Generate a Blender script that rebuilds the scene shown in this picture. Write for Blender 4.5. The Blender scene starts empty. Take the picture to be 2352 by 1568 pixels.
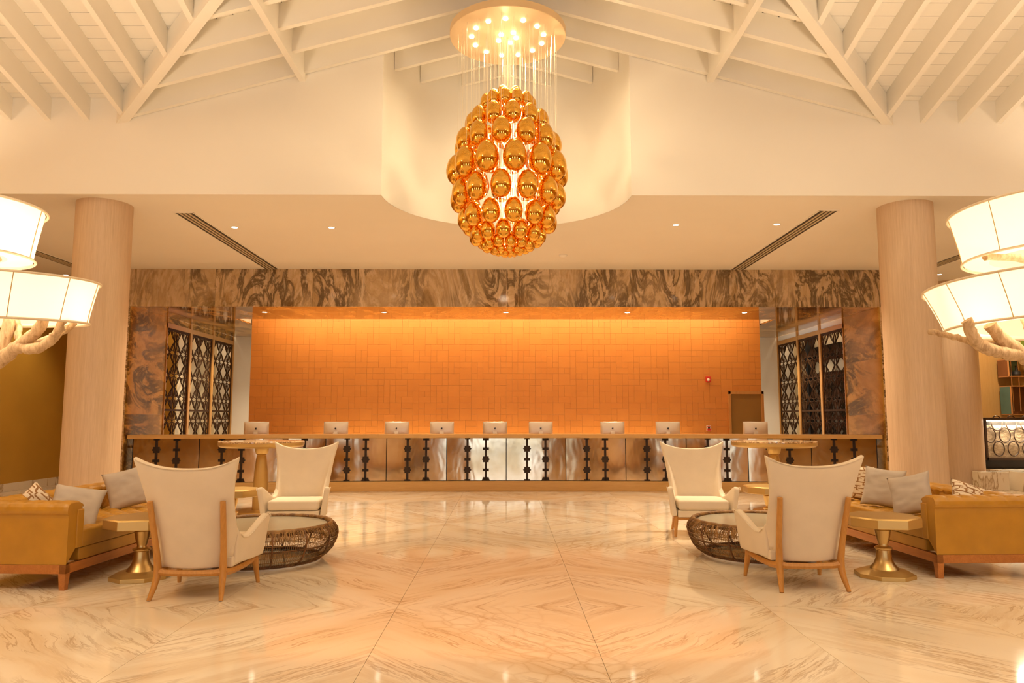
import bpy, bmesh, math, random
from math import pi, sin, cos, radians as R, sqrt
from mathutils import Vector, Matrix, noise as mnoise

scene = bpy.context.scene
col = scene.collection
rnd = random.Random(7)

# ------------------------------------------------------------------ camera
cam_d = bpy.data.cameras.new('camera'); cam = bpy.data.objects.new('camera', cam_d); col.objects.link(cam)
cam.location = (0, 0, 1.45); cam.rotation_euler = (R(90 + 5.9), 0, -0.0077)
cam_d.sensor_width = 36; cam_d.lens = 36 * 1700 / 2352; cam_d.clip_end = 200
scene.camera = cam
# ------------------------------------------------------------------ view and world
vs = scene.view_settings
scene.display_settings.display_device = 'sRGB'
vs.view_transform = 'Standard'; vs.look = 'None'; vs.gamma = 1.0; vs.use_curve_mapping = False
vs.exposure = 0.55
w = bpy.data.worlds.new('sky'); scene.world = w; w.use_nodes = True
bgn = w.node_tree.nodes['Background']; bgn.inputs[0].default_value = (.75, .87, 1, 1); bgn.inputs[1].default_value = 2.2
try:
    scene.cycles.use_denoising = True
    scene.cycles.max_bounces = 10; scene.cycles.diffuse_bounces = 5; scene.cycles.glossy_bounces = 5
    scene.cycles.transmission_bounces = 6; scene.cycles.sample_clamp_indirect = 6.0
    scene.cycles.caustics_reflective = False; scene.cycles.caustics_refractive = False
except Exception:
    pass
WARM = (1, .785, .535)
WARM2 = (1, .62, .28)
def light(kind, name, loc, power, color=WARM, rot=(0, 0, 0), size=.1, size_y=None, spot=None, blend=.5, spread=None):
    d = bpy.data.lights.new(name, kind); d.energy = power; d.color = color
    if kind == 'AREA':
        d.size = size
        if size_y: d.shape = 'RECTANGLE'; d.size_y = size_y
        else: d.shape = 'DISK'
        if spread: d.spread = R(spread)
    else:
        d.shadow_soft_size = size
        if kind == 'SPOT': d.spot_size = R(spot); d.spot_blend = blend
    o = bpy.data.objects.new(name, d); o.location = loc; o.rotation_euler = rot; col.objects.link(o)
    return o
# unseen fill lights added over and behind the camera (no fittings)
HALL_FILL = 62
for sx in (-1, 1):
    light('AREA', 'hall_fill', (sx * 4.6, 3.4, 5.6), HALL_FILL, size=1.2)
    light('AREA', 'hall_fill', (sx * 2.6, -1.5, 4.9), HALL_FILL * .15, size=1.2)
    # cove uplights on the wall ledges that wash the roof
    light('AREA', 'cove_uplight', (sx * 8.3, 6.2, 4.2), 135, rot=(0, R(180 - sx * -18), 0), size=.3, size_y=6)
# wash in front of the upper wall
    light('AREA', 'roof_uplight', (sx * 3.7, 4.6, 3.1), 74, rot=(R(180), 0, 0), size=.7)
# cove strip above the orange wall and desk strip at its foot
light('AREA', 'cove_strip', (0, 16.45, 4.05), 95, color=(1, .70, .40), rot=(R(38), 0, 0), size=11.0, size_y=.08)
light('AREA', 'desk_strip', (-.1, 16.86, .72), 26, color=(1, .72, .42), rot=(R(155), 0, 0), size=8.6, size_y=.08)

# ------------------------------------------------------------------ materials
def nt(name):
    m = bpy.data.materials.new(name); m.use_nodes = True
    t = m.node_tree; b = t.nodes['Principled BSDF']
    return m, t, b
def N(t, kind, **kw):
    n = t.nodes.new(kind)
    for k, v in kw.items():
        if k in n.inputs and not hasattr(n, k): n.inputs[k].default_value = v
        elif hasattr(n, k): setattr(n, k, v)
        else: n.inputs[k].default_value = v
    return n
def L(t, a, b): t.links.new(a, b)
def ramp(t, fac, stops, interp='LINEAR'):
    n = t.nodes.new('ShaderNodeValToRGB'); n.color_ramp.interpolation = interp
    e = n.color_ramp.elements
    while len(e) < len(stops): e.new(.5)
    for i, (p, c) in enumerate(stops):
        e[i].position = p
        e[i].color = c if len(c) == 4 else (*c, 1)
    L(t, fac, n.inputs[0]); return n.outputs[0]
def mixc(t, fac, a, b, mode='MIX'):
    n = t.nodes.new('ShaderNodeMix'); n.data_type = 'RGBA'; n.blend_type = mode
    for inp, v in ((n.inputs[0], fac), (n.inputs[6], a), (n.inputs[7], b)):
        if hasattr(v, 'links') or hasattr(v, 'is_linked'): L(t, v, inp)
        elif isinstance(v, (int, float)): inp.default_value = v
        else: inp.default_value = (*v, 1)
    return n.outputs[2]
def M2(t, op, a, b=0.0, c=0.0):
    n = t.nodes.new('ShaderNodeMath'); n.operation = op
    for i, v in enumerate((a, b, c)):
        if isinstance(v, (int, float)): n.inputs[i].default_value = v
        else: L(t, v, n.inputs[i])
    return n.outputs[0]
def mapping(t, src, scale=(1, 1, 1), rot=(0, 0, 0), loc=(0, 0, 0)):
    n = N(t, 'ShaderNodeMapping'); n.inputs['Scale'].default_value = scale
    n.inputs['Rotation'].default_value = rot; n.inputs['Location'].default_value = loc
    L(t, src, n.inputs[0]); return n.outputs[0]
def noise(t, vec, scale, detail=4, rough=.5, dist=0):
    n = N(t, 'ShaderNodeTexNoise'); n.inputs['Scale'].default_value = scale; n.inputs['Detail'].default_value = detail
    n.inputs['Roughness'].default_value = rough; n.inputs['Distortion'].default_value = dist
    if vec is not None: L(t, vec, n.inputs['Vector'])
    return n.outputs[0]
def bump(t, b, h, strength, dist=.01):
    n = N(t, 'ShaderNodeBump'); n.inputs['Strength'].default_value = strength; n.inputs['Distance'].default_value = dist
    L(t, h, n.inputs['Height']); L(t, n.outputs[0], b.inputs['Normal'])
def plain(name, c, rough=.5, metal=0, var=.06, vscale=3, bmp=0, bscale=200, spec=.5, emit=None):
    m, t, b = nt(name)
    co = N(t, 'ShaderNodeTexCoord').outputs['Object']
    f = noise(t, co, vscale, 4)
    L(t, ramp(t, f, [(.3, tuple(x * (1 - var) for x in c)), (.7, tuple(min(1, x * (1 + var)) for x in c))]), b.inputs['Base Color'])
    b.inputs['Roughness'].default_value = rough; b.inputs['Metallic'].default_value = metal
    b.inputs['Specular IOR Level'].default_value = spec
    if bmp: bump(t, b, noise(t, co, bscale, 3), bmp, .003)
    if emit:
        b.inputs['Emission Color'].default_value = (*emit[0], 1); b.inputs['Emission Strength'].default_value = emit[1]
    return m
def wood(name, c, dark, rough=.4, axis='z', scale=6, stretch=14, contrast=.5, bmp=.15):
    m, t, b = nt(name)
    co = N(t, 'ShaderNodeTexCoord').outputs['Object']
    s = {'x': (1 / stretch, 1, 1), 'y': (1, 1 / stretch, 1), 'z': (1, 1, 1 / stretch)}[axis]
    v = mapping(t, co, s)
    f = noise(t, v, scale * 4, 6, .6, .3)
    g = noise(t, v, scale * 18, 3, .6)
    h = mixc(t, .45, f, g)
    L(t, ramp(t, h, [(.5 - contrast * .35, dark), (.5 + contrast * .3, c)]), b.inputs['Base Color'])
    b.inputs['Roughness'].default_value = rough
    if bmp: bump(t, b, h, bmp, .004)
    return m

MAT = {}
MAT['paint'] = plain('white_paint', (.88, .83, .74), .75, var=.015, vscale=.8)
MAT['beam'] = plain('painted_timber', (.88, .83, .74), .6, var=.02, vscale=1.5, bmp=.05, bscale=60)
MAT['gold_wallpaper'] = plain('gold_wallpaper', (.56, .31, .04), .55, var=.06, vscale=1.2)
MAT['fabric'] = plain('cream_fabric', (.76, .65, .50), .9, var=.03, vscale=6, bmp=.25, bscale=500, spec=.15)
MAT['greyfab'] = plain('grey_velvet', (.52, .45, .38), .85, var=.05, vscale=7, bmp=.2, bscale=400, spec=.2)
MAT['leather'] = plain('tan_leather', (.47, .23, .022), .38, var=.10, vscale=5, bmp=.12, bscale=160)
MAT['chairwood'] = wood('honey_beech', (.60, .29, .065), (.46, .20, .04), .4, 'z', 5, 12)
MAT['railwood'] = wood('cherry_wood', (.52, .20, .045), (.38, .13, .025), .4, 'x', 5, 12)
MAT['columnwood'] = wood('limed_oak', (.72, .545, .37), (.52, .36, .225), .5, 'z', 9, 30, .75, .35)
MAT['wallwood'] = wood('oak_panel', (.52, .30, .10), (.45, .24, .07), .45, 'z', 5, 20, .5, .05)
MAT['topwood'] = wood('oak_worktop', (.68, .42, .15), (.58, .33, .10), .35, 'x', 4, 20, .5, .05)
MAT['mullion'] = wood('oak_mullion', (.58, .30, .09), (.50, .24, .06), .4, 'z', 6, 15, .5, .05)
MAT['doorwood'] = plain('olive_door', (.30, .165, .035), .45, var=.05)
MAT['gold'] = plain('brushed_gold', (.66, .47, .20), .34, 1, var=.05, vscale=4)
MAT['goldpaint'] = plain('gold_lacquer', (.60, .41, .15), .38, .75, var=.04, vscale=4)
MAT['iron'] = plain('dark_iron', (.035, .02, .012), .5, .5, var=.2)
MAT['brownmetal'] = plain('bronze_lattice', (.06, .027, .010), .8, 0, var=.15, spec=.15)
MAT['blackgap'] = plain('black_recess', (.012, .009, .007), .6)
MAT['darkglass'] = plain('dark_glass', (.02, .012, .008), .06, 0, var=.1)
MAT['creamback'] = plain('cream_backing', (.80, .66, .42), .7, var=.05)
MAT['glass_top'] = plain('frosted_glass_top', (.42, .40, .31), .22, 0, var=.02)
MAT['white_ring'] = plain('white_base', (.82, .76, .66), .5)
MAT['alu'] = plain('silver_aluminium', (.80, .74, .64), .38, .45, var=.02)
MAT['logo'] = plain('black_logo', (.02, .015, .012), .3)
MAT['red'] = plain('red_plastic', (.62, .035, .02), .4)
MAT['whiteplastic'] = plain('white_plastic', (.85, .80, .72), .45)
MAT['slot'] = plain('slot_dark', (.05, .035, .02), .7)
MAT['slat'] = plain('slat_beige', (.62, .50, .34), .6)
MAT['copper'] = plain('copper_edge', (.75, .46, .27), .3, .8)
MAT['teal'] = plain('teal_lacquer', (.09, .20, .18), .25, var=.08)
MAT['tealpale'] = plain('pale_teal_glass', (.28, .42, .33), .25, var=.05)
MAT['green'] = plain('green_lacquer', (.16, .24, .04), .3)
MAT['darkwood'] = plain('dark_stained_wood', (.055, .03, .02), .35, var=.2)
MAT['rust'] = plain('rust_lacquer', (.23, .085, .03), .35)
MAT['bulb'] = plain('lamp_glow', (1, .9, .7), .5, emit=((1, .86, .60), 16))
MAT['bulb_soft'] = plain('downlight_glow', (1, .9, .7), .5, emit=((1, .88, .66), 14))
MAT['driftwood'] = None
def mk_drift():
    m, t, b = nt('driftwood')
    co = N(t, 'ShaderNodeTexCoord').outputs['Object']
    f = noise(t, mapping(t, co, (6, 6, 1.6)), 6, 7, .65, .4)
    L(t, ramp(t, f, [(.3, (.40, .24, .11)), (.55, (.66, .46, .26)), (.75, (.74, .56, .36))]), b.inputs['Base Color'])
    b.inputs['Roughness'].default_value = .7; bump(t, b, f, .6, .02); return m
MAT['driftwood'] = mk_drift()
def mk_shade():
    m, t, b = nt('lampshade_fabric')
    out = t.nodes['Material Output']
    d = N(t, 'ShaderNodeBsdfDiffuse'); d.inputs[0].default_value = (.90, .80, .62, 1)
    tr = N(t, 'ShaderNodeBsdfTranslucent'); tr.inputs[0].default_value = (.95, .86, .70, 1)
    e = N(t, 'ShaderNodeEmission'); e.inputs[0].default_value = (1, .78, .52, 1); e.inputs[1].default_value = .30
    mx = N(t, 'ShaderNodeMixShader'); mx.inputs[0].default_value = .6
    ad = N(t, 'ShaderNodeAddShader')
    L(t, d.outputs[0], mx.inputs[1]); L(t, tr.outputs[0], mx.inputs[2]); L(t, mx.outputs[0], ad.inputs[0]); L(t, e.outputs[0], ad.inputs[1])
    L(t, ad.outputs[0], out.inputs[0]); return m
MAT['shade'] = mk_shade()
MAT['seam'] = plain('shade_seam', (.62, .44, .22), .8)
MAT['shade_trim'] = plain('shade_trim', (.82, .70, .52), .8)
def mk_floor(name, period=True, scale=1.0, dark=1.0):
    m, t, b = nt(name)
    pos = N(t, 'ShaderNodeNewGeometry').outputs['Position']
    sp = N(t, 'ShaderNodeSeparateXYZ'); L(t, pos, sp.inputs[0]); x, y, z = sp.outputs
    px = M2(t, 'PINGPONG', M2(t, 'ADD', x, .84), 1.42)
    py = M2(t, 'PINGPONG', M2(t, 'SUBTRACT', y, 5.9), 2.3)
    a = M2(t, 'MULTIPLY', M2(t, 'ADD', px, py), .707); c = M2(t, 'MULTIPLY', M2(t, 'SUBTRACT', px, py), .707)
    sx = M2(t, 'FLOOR', M2(t, 'DIVIDE', M2(t, 'ADD', x, 3.68), 5.68))
    sy = M2(t, 'FLOOR', M2(t, 'DIVIDE', M2(t, 'SUBTRACT', y, 1.3), 9.2))
    seed = M2(t, 'ADD', M2(t, 'MULTIPLY', sx, 3.7), M2(t, 'MULTIPLY', sy, 7.9))
    cb = N(t, 'ShaderNodeCombineXYZ'); L(t, a, cb.inputs[0]); L(t, c, cb.inputs[1]); L(t, seed, cb.inputs[2])
    v = cb.outputs[0]
    wob = noise(t, mapping(t, v, (.8, 1.3, 1)), 1.4, 3)
    vw = N(t, 'ShaderNodeVectorMath'); vw.operation = 'ADD'; L(t, v, vw.inputs[0])
    cw = N(t, 'ShaderNodeCombineXYZ'); L(t, M2(t, 'MULTIPLY', M2(t, 'SUBTRACT', wob, .5), .22), cw.inputs[1]); L(t, cw.outputs[0], vw.inputs[1])
    v2 = vw.outputs[0]
    big = noise(t, mapping(t, v2, (.35, 1.6, 1)), 1.1, 3, .5)
    mid = noise(t, mapping(t, v2, (.42, 3.4, 1), loc=(3, 1, 0)), 1.5, 7, .60, .12)
    fine = noise(t, mapping(t, v2, (.5, 4.6, 1), loc=(7, 4, 0)), 1.9, 8, .66, .2)
    basec = ramp(t, big, [(.3, (.90, .82, .68)), (.5, (.88, .78, .62)), (.62, (.83, .69, .50)), (.75, (.88, .79, .64))])
    band = ramp(t, mid, [(.52, (0, 0, 0)), (.61, (.45, .45, .45)), (.66, (.18, .18, .18)), (.76, (.65, .65, .65))])
    c1 = mixc(t, M2(t, 'MULTIPLY', band, .8), basec, (.66, .48, .29))
    vein = M2(t, 'ABSOLUTE', M2(t, 'SUBTRACT', fine, .5))
    vm = ramp(t, vein, [(.0, (1, 1, 1)), (.012, (.8, .8, .8)), (.035, (0, 0, 0))])
    msk = ramp(t, noise(t, mapping(t, v, (.7, 1.5, 1), loc=(1, 9, 0)), 1.3, 2), [(.46, (0, 0, 0)), (.60, (1, 1, 1))])
    c2 = mixc(t, M2(t, 'MULTIPLY', M2(t, 'MULTIPLY', vm, msk), .6), c1, (.40, .25, .13))
    # brecciated, cobble-like patches
    vo = N(t, 'ShaderNodeTexVoronoi'); vo.feature = 'DISTANCE_TO_EDGE'; vo.inputs['Scale'].default_value = 5.5
    L(t, mapping(t, v2, (1, 1.5, 1)), vo.inputs['Vector'])
    ed = ramp(t, vo.outputs['Distance'], [(0, (1, 1, 1)), (.05, (.4, .4, .4)), (.14, (0, 0, 0))])
    bm = ramp(t, noise(t, pos, .33, 2), [(.52, (0, 0, 0)), (.62, (1, 1, 1))])
    c3 = mixc(t, M2(t, 'MULTIPLY', M2(t, 'MULTIPLY', ed, bm), .55), c2, (.55, .36, .17))
    L(t, c3, b.inputs['Base Color'])
    b.inputs['Roughness'].default_value = .07
    b.inputs['Specular IOR Level'].default_value = .5
    return m
MAT['floor'] = mk_floor('bookmatched_marble')
MAT['joint'] = plain('floor_joint', (.60, .44, .26), .5)
def mk_brown(name, sc=(1, 1, .38), tint=(1, 1, 1), scale=1.15, dist=1.6):
    m, t, b = nt(name)
    pos = N(t, 'ShaderNodeNewGeometry').outputs['Position']
    oi = N(t, 'ShaderNodeObjectInfo').outputs['Random']
    sh = N(t, 'ShaderNodeVectorMath'); sh.operation = 'ADD'; L(t, pos, sh.inputs[0])
    cs = N(t, 'ShaderNodeCombineXYZ'); L(t, M2(t, 'MULTIPLY', oi, 40), cs.inputs[1]); L(t, cs.outputs[0], sh.inputs[1])
    v = mapping(t, sh.outputs[0], sc)
    n1 = noise(t, v, scale, 8, .62, dist)
    n2 = noise(t, mapping(t, v, (1, 1, 1), loc=(5, 5, 5)), scale * 1.9, 8, .65, dist * 1.3)
    T = lambda c: tuple(x * y for x, y in zip(c, tint))
    base = ramp(t, n1, [(.28, T((.17, .09, .03))), (.38, T((.42, .27, .12))), (.46, T((.66, .48, .29))), (.53, T((.52, .36, .19))), (.58, T((.70, .52, .33))), (.66, T((.30, .19, .08))), (.72, T((.60, .43, .25)))])
    vein = M2(t, 'ABSOLUTE', M2(t, 'SUBTRACT', n2, .5))
    vm = ramp(t, vein, [(0, (1, 1, 1)), (.03, (.8, .8, .8)), (.075, (0, 0, 0))])
    gate = ramp(t, noise(t, v, scale * .8, 2), [(.36, (.15, .15, .15)), (.52, (1, 1, 1))])
    c2 = mixc(t, M2(t, 'MULTIPLY', M2(t, 'MULTIPLY', vm, gate), 1.0), base, T((.13, .075, .03)))
    lite = ramp(t, noise(t, v, scale * 3.1, 6, .6, 1.2), [(.60, (0, 0, 0)), (.68, (.7, .7, .7))])
    L(t, mixc(t, lite, c2, T((.78, .62, .43))), b.inputs['Base Color'])
    b.inputs['Roughness'].default_value = .09; b.inputs['Specular IOR Level'].default_value = .7
    return m
MAT['brownmarble'] = mk_brown('brown_marble')
MAT['warmlitmarble'] = mk_brown('warm_lit_marble', (.8, .5, 1), (.95, .72, .30), .8, .7)  # brown marble again, the warm light on the niche sides put into its tint
MAT['palemarble'] = mk_brown('pale_marble', (.6, .6, 1), (1.15, 1.15, 1.2), 2.0)
def mk_whitemarble():
    m, t, b = nt('white_marble')
    pos = N(t, 'ShaderNodeNewGeometry').outputs['Position']
    f = noise(t, mapping(t, pos, (1.6, 1.6, .5), (0, R(35), 0)), 1.6, 5, .55, .3)
    ve = M2(t, 'ABSOLUTE', M2(t, 'SUBTRACT', f, .5))
    L(t, ramp(t, ve, [(0, (.45, .33, .2)), (.012, (.66, .54, .38)), (.03, (.86, .78, .64))]), b.inputs['Base Color'])
    b.inputs['Roughness'].default_value = .15; return m
MAT['whitemarble'] = mk_whitemarble()
def mk_orange():
    m, t, b = nt('orange_leather_tile')
    ri = N(t, 'ShaderNodeNewGeometry').outputs['Random Per Island']
    pos = N(t, 'ShaderNodeNewGeometry').outputs['Position']
    c = ramp(t, ri, [(0, (.645, .262, .048)), (.5, (.66, .27, .05)), (1, (.675, .28, .054))])
    f = noise(t, pos, 2.2, 5, .6)
    L(t, mixc(t, ramp(t, f, [(.35, (.22, .22, .22)), (.7, (0, 0, 0))]), c, (.50, .18, .028)), b.inputs['Base Color'])
    b.inputs['Roughness'].default_value = .5; bump(t, b, noise(t, pos, 60, 3), .1, .004); return m
MAT['orange'] = mk_orange()
def mk_mirror():
    m, t, b = nt('hammered_bronze_mirror')
    pos = N(t, 'ShaderNodeNewGeometry').outputs['Position']
    b.inputs['Base Color'].default_value = (.56, .41, .25, 1); b.inputs['Metallic'].default_value = 1
    f = noise(t, pos, 1.5, 3); L(t, ramp(t, f, [(.35, (.44, .30, .16)), (.7, (.66, .52, .36))]), b.inputs['Base Color'])
    b.inputs['Roughness'].default_value = .10
    g = noise(t, mapping(t, pos, (1, 1, .5)), 3.2, 2, .45, .3); bump(t, b, g, .12, .04); return m
MAT['mirror'] = mk_mirror()
def mk_ball():
    m, t, b = nt('gold_glass')
    b.inputs['Base Color'].default_value = (.93, .50, .085, 1); b.inputs['Metallic'].default_value = 1; b.inputs['Roughness'].default_value = .05
    co = N(t, 'ShaderNodeTexCoord').outputs['Object']
    f = noise(t, co, 4, 2); L(t, ramp(t, f, [(.3, (.90, .46, .07)), (.7, (.95, .54, .11))]), b.inputs['Base Color'])
    return m
MAT['ball'] = mk_ball()
MAT['cord'] = plain('clear_cord', (.95, .85, .65), .3, emit=None)
MAT['plate'] = plain('satin_gold_plate', (.80, .60, .36), .42, .35, var=.02)
MAT['glowstone'] = None
def mk_glow():
    m, t, b = nt('backlit_textured_stone')
    co = N(t, 'ShaderNodeTexCoord').outputs['Object']
    f = noise(t, mapping(t, co, (1, 1, 1.8)), 16, 5, .6, .6)
    L(t, ramp(t, f, [(.3, (.50, .36, .20)), (.7, (.85, .70, .48))]), b.inputs['Base Color'])
    b.inputs['Roughness'].default_value = .35; bump(t, b, f, 1.0, .05)
    return m
MAT['glowstone'] = mk_glow()
def mk_patterned():
    m, t, b = nt('maze_print_fabric')
    co = N(t, 'ShaderNodeTexCoord').outputs['Object']
    def br(rot, s, off):
        n = N(t, 'ShaderNodeTexBrick'); n.offset = .5; n.squash = 1.0
        n.inputs['Scale'].default_value = s; n.inputs['Mortar Size'].default_value = .055; n.inputs['Mortar Smooth'].default_value = 0
        n.inputs['Brick Width'].default_value = .9; n.inputs['Row Height'].default_value = .42
        n.inputs['Color1'].default_value = (0, 0, 0, 1); n.inputs['Color2'].default_value = (0, 0, 0, 1); n.inputs['Mortar'].default_value = (1, 1, 1, 1)
        L(t, mapping(t, co, (1, 1, 1), rot, off), n.inputs['Vector']); return n.outputs['Color']
    swz = (R(90), 0, 0)
    a = br((R(90), R(45), 0), 9, (0, 0, 0)); 
    ch = N(t, 'ShaderNodeTexChecker'); ch.inputs['Scale'].default_value = 9; ch.inputs['Color1'].default_value = (1, 1, 1, 1); ch.inputs['Color2'].default_value = (0, 0, 0, 1)
    L(t, mapping(t, co, (1, .001, 1), (0, R(45), 0)), ch.inputs['Vector'])
    bb = br((R(90), R(-45), 0), 9, (.05, .02, 0))
    f = mixc(t, ch.outputs['Color'], a, bb)
    L(t, mixc(t, f, (.74, .63, .48), (.30, .15, .055)), b.inputs['Base Color'])
    b.inputs['Roughness'].default_value = .85; return m
MAT['maze'] = mk_patterned()
def mk_rattan(name, c1, c2):
    m, t, b = nt(name)
    co = N(t, 'ShaderNodeTexCoord').outputs['Object']
    f = noise(t, co, 14, 5, .65)
    L(t, ramp(t, f, [(.35, c1), (.65, c2)]), b.inputs['Base Color']); b.inputs['Roughness'].default_value = .55; return m
MAT['rattan'] = mk_rattan('rattan', (.13, .055, .015), (.36, .19, .055))
MAT['rattandark'] = mk_rattan('rattan_pole', (.10, .04, .012), (.24, .10, .03))
MAT['spot_top'] = mk_brown('table_marble', (1, 1, 1), (1.25, 1.15, 1.1), 6)

# ------------------------------------------------------------------ mesh helpers
class MB:
    def __init__(s): s.v = []; s.f = []
    def add(s, vs, fs, mtx=None):
        o = len(s.v)
        s.v += [tuple(mtx @ Vector(p)) if mtx else tuple(p) for p in vs]
        s.f += [tuple(i + o for i in f) for f in fs]; return s
    def box(s, x0, x1, y0, y1, z0, z1, mtx=None):
        v = [(x0, y0, z0), (x1, y0, z0), (x1, y1, z0), (x0, y1, z0), (x0, y0, z1), (x1, y0, z1), (x1, y1, z1), (x0, y1, z1)]
        return s.add(v, [(0, 3, 2, 1), (4, 5, 6, 7), (0, 1, 5, 4), (1, 2, 6, 5), (2, 3, 7, 6), (3, 0, 4, 7)], mtx)
    def hexa(s, b4, t4):   # bottom quad (ccw seen from above), top quad
        return s.add(list(b4) + list(t4), [(0, 3, 2, 1), (4, 5, 6, 7), (0, 1, 5, 4), (1, 2, 6, 5), (2, 3, 7, 6), (3, 0, 4, 7)])
    def lathe(s, prof, n=32, c=(0, 0, 0), rot=0, mtx=None, caps=True):
        v = []; f = []
        for r, z in prof:
            for i in range(n):
                a = rot + 2 * pi * i / n; v.append((c[0] + r * cos(a), c[1] + r * sin(a), c[2] + z))
        for k in range(len(prof) - 1):
            for i in range(n):
                j = (i + 1) % n; f.append((k * n + i, k * n + j, (k + 1) * n + j, (k + 1) * n + i))
        if caps:
            f.append(tuple(range(n - 1, -1, -1))); f.append(tuple((len(prof) - 1) * n + i for i in range(n)))
        return s.add(v, f, mtx)
    def tube(s, pts, rad, n=8, flat=1.0, up=None, caps=True, closed=False):
        pts = [Vector(p) for p in pts]; m = len(pts)
        if not hasattr(rad, '__len__'): rad = [rad] * m
        v = []; f = []; prev = Vector(up) if up else None
        for i, p in enumerate(pts):
            if closed: d = pts[(i + 1) % m] - pts[i - 1]
            else: d = pts[min(i + 1, m - 1)] - pts[max(i - 1, 0)]
            d.normalize()
            if prev is None: prev = Vector((0, 0, 1)) if abs(d.z) < .9 else Vector((1, 0, 0))
            a = prev - d * prev.dot(d); a.normalize(); b = d.cross(a); prev = a
            for k in range(n):
                t = 2 * pi * (k + .5) / n
                v.append(p + (a * cos(t) * flat + b * sin(t)) * rad[i])
        rng = m if closed else m - 1
        for i in range(rng):
            i2 = (i + 1) % m
            for k in range(n):
                k2 = (k + 1) % n; f.append((i * n + k, i * n + k2, i2 * n + k2, i2 * n + k))
        if caps and not closed:
            f.append(tuple(range(n - 1, -1, -1))); f.append(tuple((m - 1) * n + k for k in range(n)))
        return s.add(v, f)
    def prism(s, poly, fn, d0, d1):   # poly: 2d points; fn(u,v,d) -> 3d
        n = len(poly)
        v = [fn(u, w_, d0) for u, w_ in poly] + [fn(u, w_, d1) for u, w_ in poly]
        f = [tuple(range(n - 1, -1, -1)), tuple(range(n, 2 * n))] + [(i, (i + 1) % n, n + (i + 1) % n, n + i) for i in range(n)]
        return s.add(v, f)
    def ribbon(s, pts, wd, fn, d0, d1):
        m = len(pts); v = []
        for i, (u, q) in enumerate(pts):
            a = pts[max(i - 1, 0)]; b = pts[min(i + 1, m - 1)]
            dx, dy = b[0] - a[0], b[1] - a[1]; l = sqrt(dx * dx + dy * dy) or 1
            nx, ny = -dy / l * wd / 2, dx / l * wd / 2
            v += [fn(u + nx, q + ny, d0), fn(u - nx, q - ny, d0), fn(u - nx, q - ny, d1), fn(u + nx, q + ny, d1)]
        f = [(0, 1, 2, 3), tuple((m - 1) * 4 + k for k in (3, 2, 1, 0))]
        for i in range(m - 1):
            for k in range(4):
                k2 = (k + 1) % 4; f.append((i * 4 + k, (i + 1) * 4 + k, (i + 1) * 4 + k2, i * 4 + k2))
        return s.add(v, f)
    def grid(s, nu, nv, fn, closed_u=False, mtx=None):
        v = [fn(i / (nu if closed_u else nu - 1), j / (nv - 1)) for i in range(nu) for j in range(nv)]
        f = []
        for i in range(nu if closed_u else nu - 1):
            for j in range(nv - 1):
                a = i * nv + j; b = ((i + 1) % nu) * nv + j
                f.append((a, b, b + 1, a + 1))
        return s.add(v, f, mtx)
    def build(s, name, mat, parent=None, smooth=False, loc=(0, 0, 0), rot=None, bev=0, seg=2, fix=True, ang=38):
        me = bpy.data.meshes.new(name); me.from_pydata(s.v, [], s.f)
        if fix:
            bm = bmesh.new(); bm.from_mesh(me); bmesh.ops.recalc_face_normals(bm, faces=bm.faces); bm.to_mesh(me); bm.free()
        me.materials.append(mat)
        if smooth:
            me.polygons.foreach_set('use_smooth', [True] * len(me.polygons)); me.set_sharp_from_angle(angle=R(ang))
        me.update()
        o = bpy.data.objects.new(name, me); col.objects.link(o); o.location = loc
        if rot: o.rotation_euler = rot
        if parent: o.parent = parent
        if bev:
            b = o.modifiers.new('bevel', 'BEVEL'); b.width = bev; b.segments = seg; b.limit_method = 'ANGLE'; b.angle_limit = R(40)
            me.polygons.foreach_set('use_smooth', [True] * len(me.polygons)); 
            if not smooth: b.harden_normals = True
        return o
def empty(name, loc=(0, 0, 0), rz=0):
    o = bpy.data.objects.new(name, None); col.objects.link(o); o.location = loc; o.rotation_euler = (0, 0, rz); o.empty_display_size = .1; return o
def tag(o, label, cat, group=None):
    o['label'] = label; o['category'] = cat
    if group: o['group'] = group
    return o
def struct(o): o['kind'] = 'structure'; return o
def copy_tree(o, parent=None):
    c = o.copy(); col.objects.link(c); c.parent = parent
    for ch in [x for x in KIDS.get(o, [])]: copy_tree(ch, c)
    return c
KIDS = {}
def reg(o):   # remember children before copying (fast)
    KIDS[o] = [c for c in bpy.data.objects if c.parent == o]
    for c in KIDS[o]: reg(c)
def inst(src, name, parent=None, loc=None, rot=None, scale=None):
    o = src.copy(); o.name = name; col.objects.link(o)
    if parent: o.parent = parent
    if loc is not None: o.location = loc
    if rot is not None: o.rotation_euler = rot
    if scale is not None: o.scale = scale
    return o

# =================================================================== STRUCTURE
SOF = 4.371      # dropped ceiling height
FAS = 3.626      # underside of the marble beam
WY = 9.5         # plane of the upper wall
# ---- floor of marble slabs
floor = struct(MB().box(-12.2, 13.36, -5.6, 21.9, -.12, -.012).build('floor', MAT['joint']))
slab0 = MB().box(-.7085, .7085, -1.1485, 1.1485, -.012, 0).build('marble_slab', MAT['floor'], floor, loc=(0, 0, 0))
first = True
for i in range(18):
    for j in range(12):
        p = (-12.2 + 1.42 * (i + .5), -5.6 + 2.3 * (j + .5), 0)
        if first: slab0.location = p; first = False
        else: inst(slab0, 'marble_slab', floor, p)
# ---- dropped ceiling with the round notch
RC = 1.65
arc = [(RC * cos(a), WY + RC * sin(a)) for a in [pi - pi * k / 40 for k in range(41)]]
poly = [(-10, 21.2), (-10, WY)] + arc + [(13.2, WY), (13.2, 21.2)]
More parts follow.
